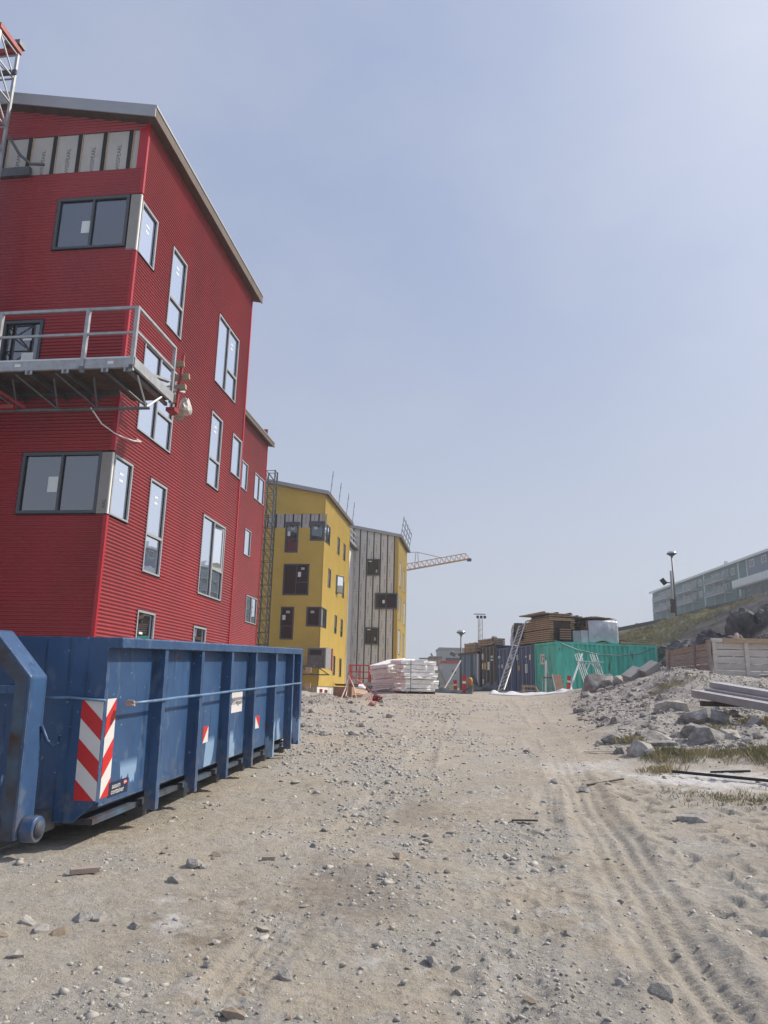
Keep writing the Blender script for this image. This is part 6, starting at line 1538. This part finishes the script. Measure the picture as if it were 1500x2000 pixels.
gy = 3.4 * (34 / 3.4) ** rng.random(N); gx = rng.uniform(-.5, .55, N) * (gy + 1)
den = fbm(gx, gy, .8, 4, 71) * 2.6 + fbm(gx, gy, 3.5, 3, 72) * 1.2 + .35 * np.exp(-((gx + .4 - .02 * gy) / (.6 + .11 * gy)) ** 2) + .9 * rough_mask(gx, gy) - .08 - .38 * sstep(.2, .9, gx - .7 - .05 * gy) * (1 - rough_mask(gx, gy)) + .15 * sstep(9, 14, gy)
den -= .5 * np.exp(-((gx - T3(gy)) / .25) ** 2) * (gy < 9) + .4 * np.exp(-((gx - T1(gy)) / .4) ** 2)
keep = (rng.random(N) < np.clip(den + .10, .05, 1) * (.42 + .53 * sstep(5, 11, gy))) & ~((gx < -2.35 + .13 * (gy - 6)) & (gy > 6.3) & (gy < 13.2))
gx, gy = gx[keep], gy[keep]
gs = np.clip(np.exp(rng.normal(np.log(.0046 + .0011 * gy), .58, len(gx))), .003, .06)
scatter('gravel', 'scattered grey gravel and chippings over the track', gx, gy, gs, SM, mat('gravel_stone', (.40, .375, .335), .9, var=.3, scale=9, col2=(.55, .525, .48)), 3)

RB = [tri(hull_mesh('rubble', 540 + k, 11, None, (1, .8, .6))) for k in range(6)]
ny = 12.3 * (32 / 12.3) ** rng.random(9000); nx = np.where(rng.random(9000) < .72, rng.uniform(3.6, 11.5, 9000), rng.uniform(-3, .6, 9000))
kp = rng.random(9000) < rough_mask(nx, ny) * np.clip(.5 + 2 * fbm(nx, ny, .6, 3, 91), 0, 1) * .8
scatter('rubble', 'broken stone rubble covering the banks', nx[kp], ny[kp], np.clip(np.exp(rng.normal(np.log(.05), .4, kp.sum())), .02, .12), RB, mat('rubble_stone', (.25, .24, .22), .92, var=.35, scale=1.5, col2=(.46, .44, .41), bump=.6, bscale=20), 8)

def grass(name, label, regions, seed):
    rs = random.Random(seed); vs = []; fs = []
    for cx, cy, rx, ry, n, h_ in regions:
        for _ in range(n):
            x = cx + rs.gauss(0, rx); y = cy + rs.gauss(0, ry)
            vs.append((x, y))
            fs.append(h_)
    A = np.array(vs); Z = ground_h(A[:, 0], A[:, 1]); mb = MB()
    for (x, y), z, h_ in zip(vs, Z, fs):
        for _ in range(9):
            a = rs.uniform(0, 6.28); l = h_ * rs.uniform(.4, 1.2); b = rs.uniform(.2, .9) * l; w = .0016 + .006 * h_ + .006 * (y > 30)
            px, py = x + rs.gauss(0, .05), y + rs.gauss(0, .05); dx, dy = math.cos(a), math.sin(a)
            mb.add([(px - dy * w, py + dx * w, z - .02), (px + dy * w, py - dx * w, z - .02), (px + dx * b * .45 + dy * w * .6, py + dy * b * .45 - dx * w * .6, z + l * .65), (px + dx * b, py + dy * b, z + l)], [(0, 1, 2), (0, 2, 3)])
    o = mb.build(name, grass_m); o['kind'] = 'stuff'; o['label'] = label
grass('grass', 'tufts of dry green grass on the stony verge', [(4.75, 12.75, .26, .22, 130, .11), (5.35, 12.7, .3, .25, 70, .08), (6.15, 12.25, .3, .3, 170, .14), (3.9, 9.6, .22, .25, 50, .045), (4.45, 9.3, .3, .3, 60, .055), (5.0, 9.5, .2, .3, 40, .05), (4.1, 11.6, .15, .08, 30, .10), (4.7, 14.6, .12, .15, 40, .14), (6.35, 15.2, .2, .15, 50, .13), (8.6, 15.6, .5, .5, 160, .12), (7.9, 16.2, .3, .3, 60, .1), (5.0, 8.0, .5, .2, 40, .06), (9.2, 24.5, .5, .15, 60, .12)], 5)
hr = np.random.default_rng(9)
grass('hillside_grass', 'yellow green turf on the slope behind the containers', [(hr.uniform(15, 30), hr.uniform(46, 58), .9, .8, 18, .2) for _ in range(70)], 6)

# ------------------------------------------------------------------ haze
hz = MB().box((-150, -60, -6), (190, 330, 45)).build('haze', None)
hz['kind'] = 'stuff'; hz['label'] = 'thin sea fog greying the far hillside'
hm = bpy.data.materials.new('thin_fog'); hm.use_nodes = True; hm.node_tree.nodes.clear()
ho = hm.node_tree.nodes.new('ShaderNodeOutputMaterial'); hv = hm.node_tree.nodes.new('ShaderNodeVolumePrincipled')
hv.inputs['Color'].default_value = (.84, .91, 1, 1); hv.inputs['Density'].default_value = .0011; hv.inputs['Anisotropy'].default_value = .2
hm.node_tree.links.new(hv.outputs[0], ho.inputs['Volume'])
hz.data.materials.append(hm)
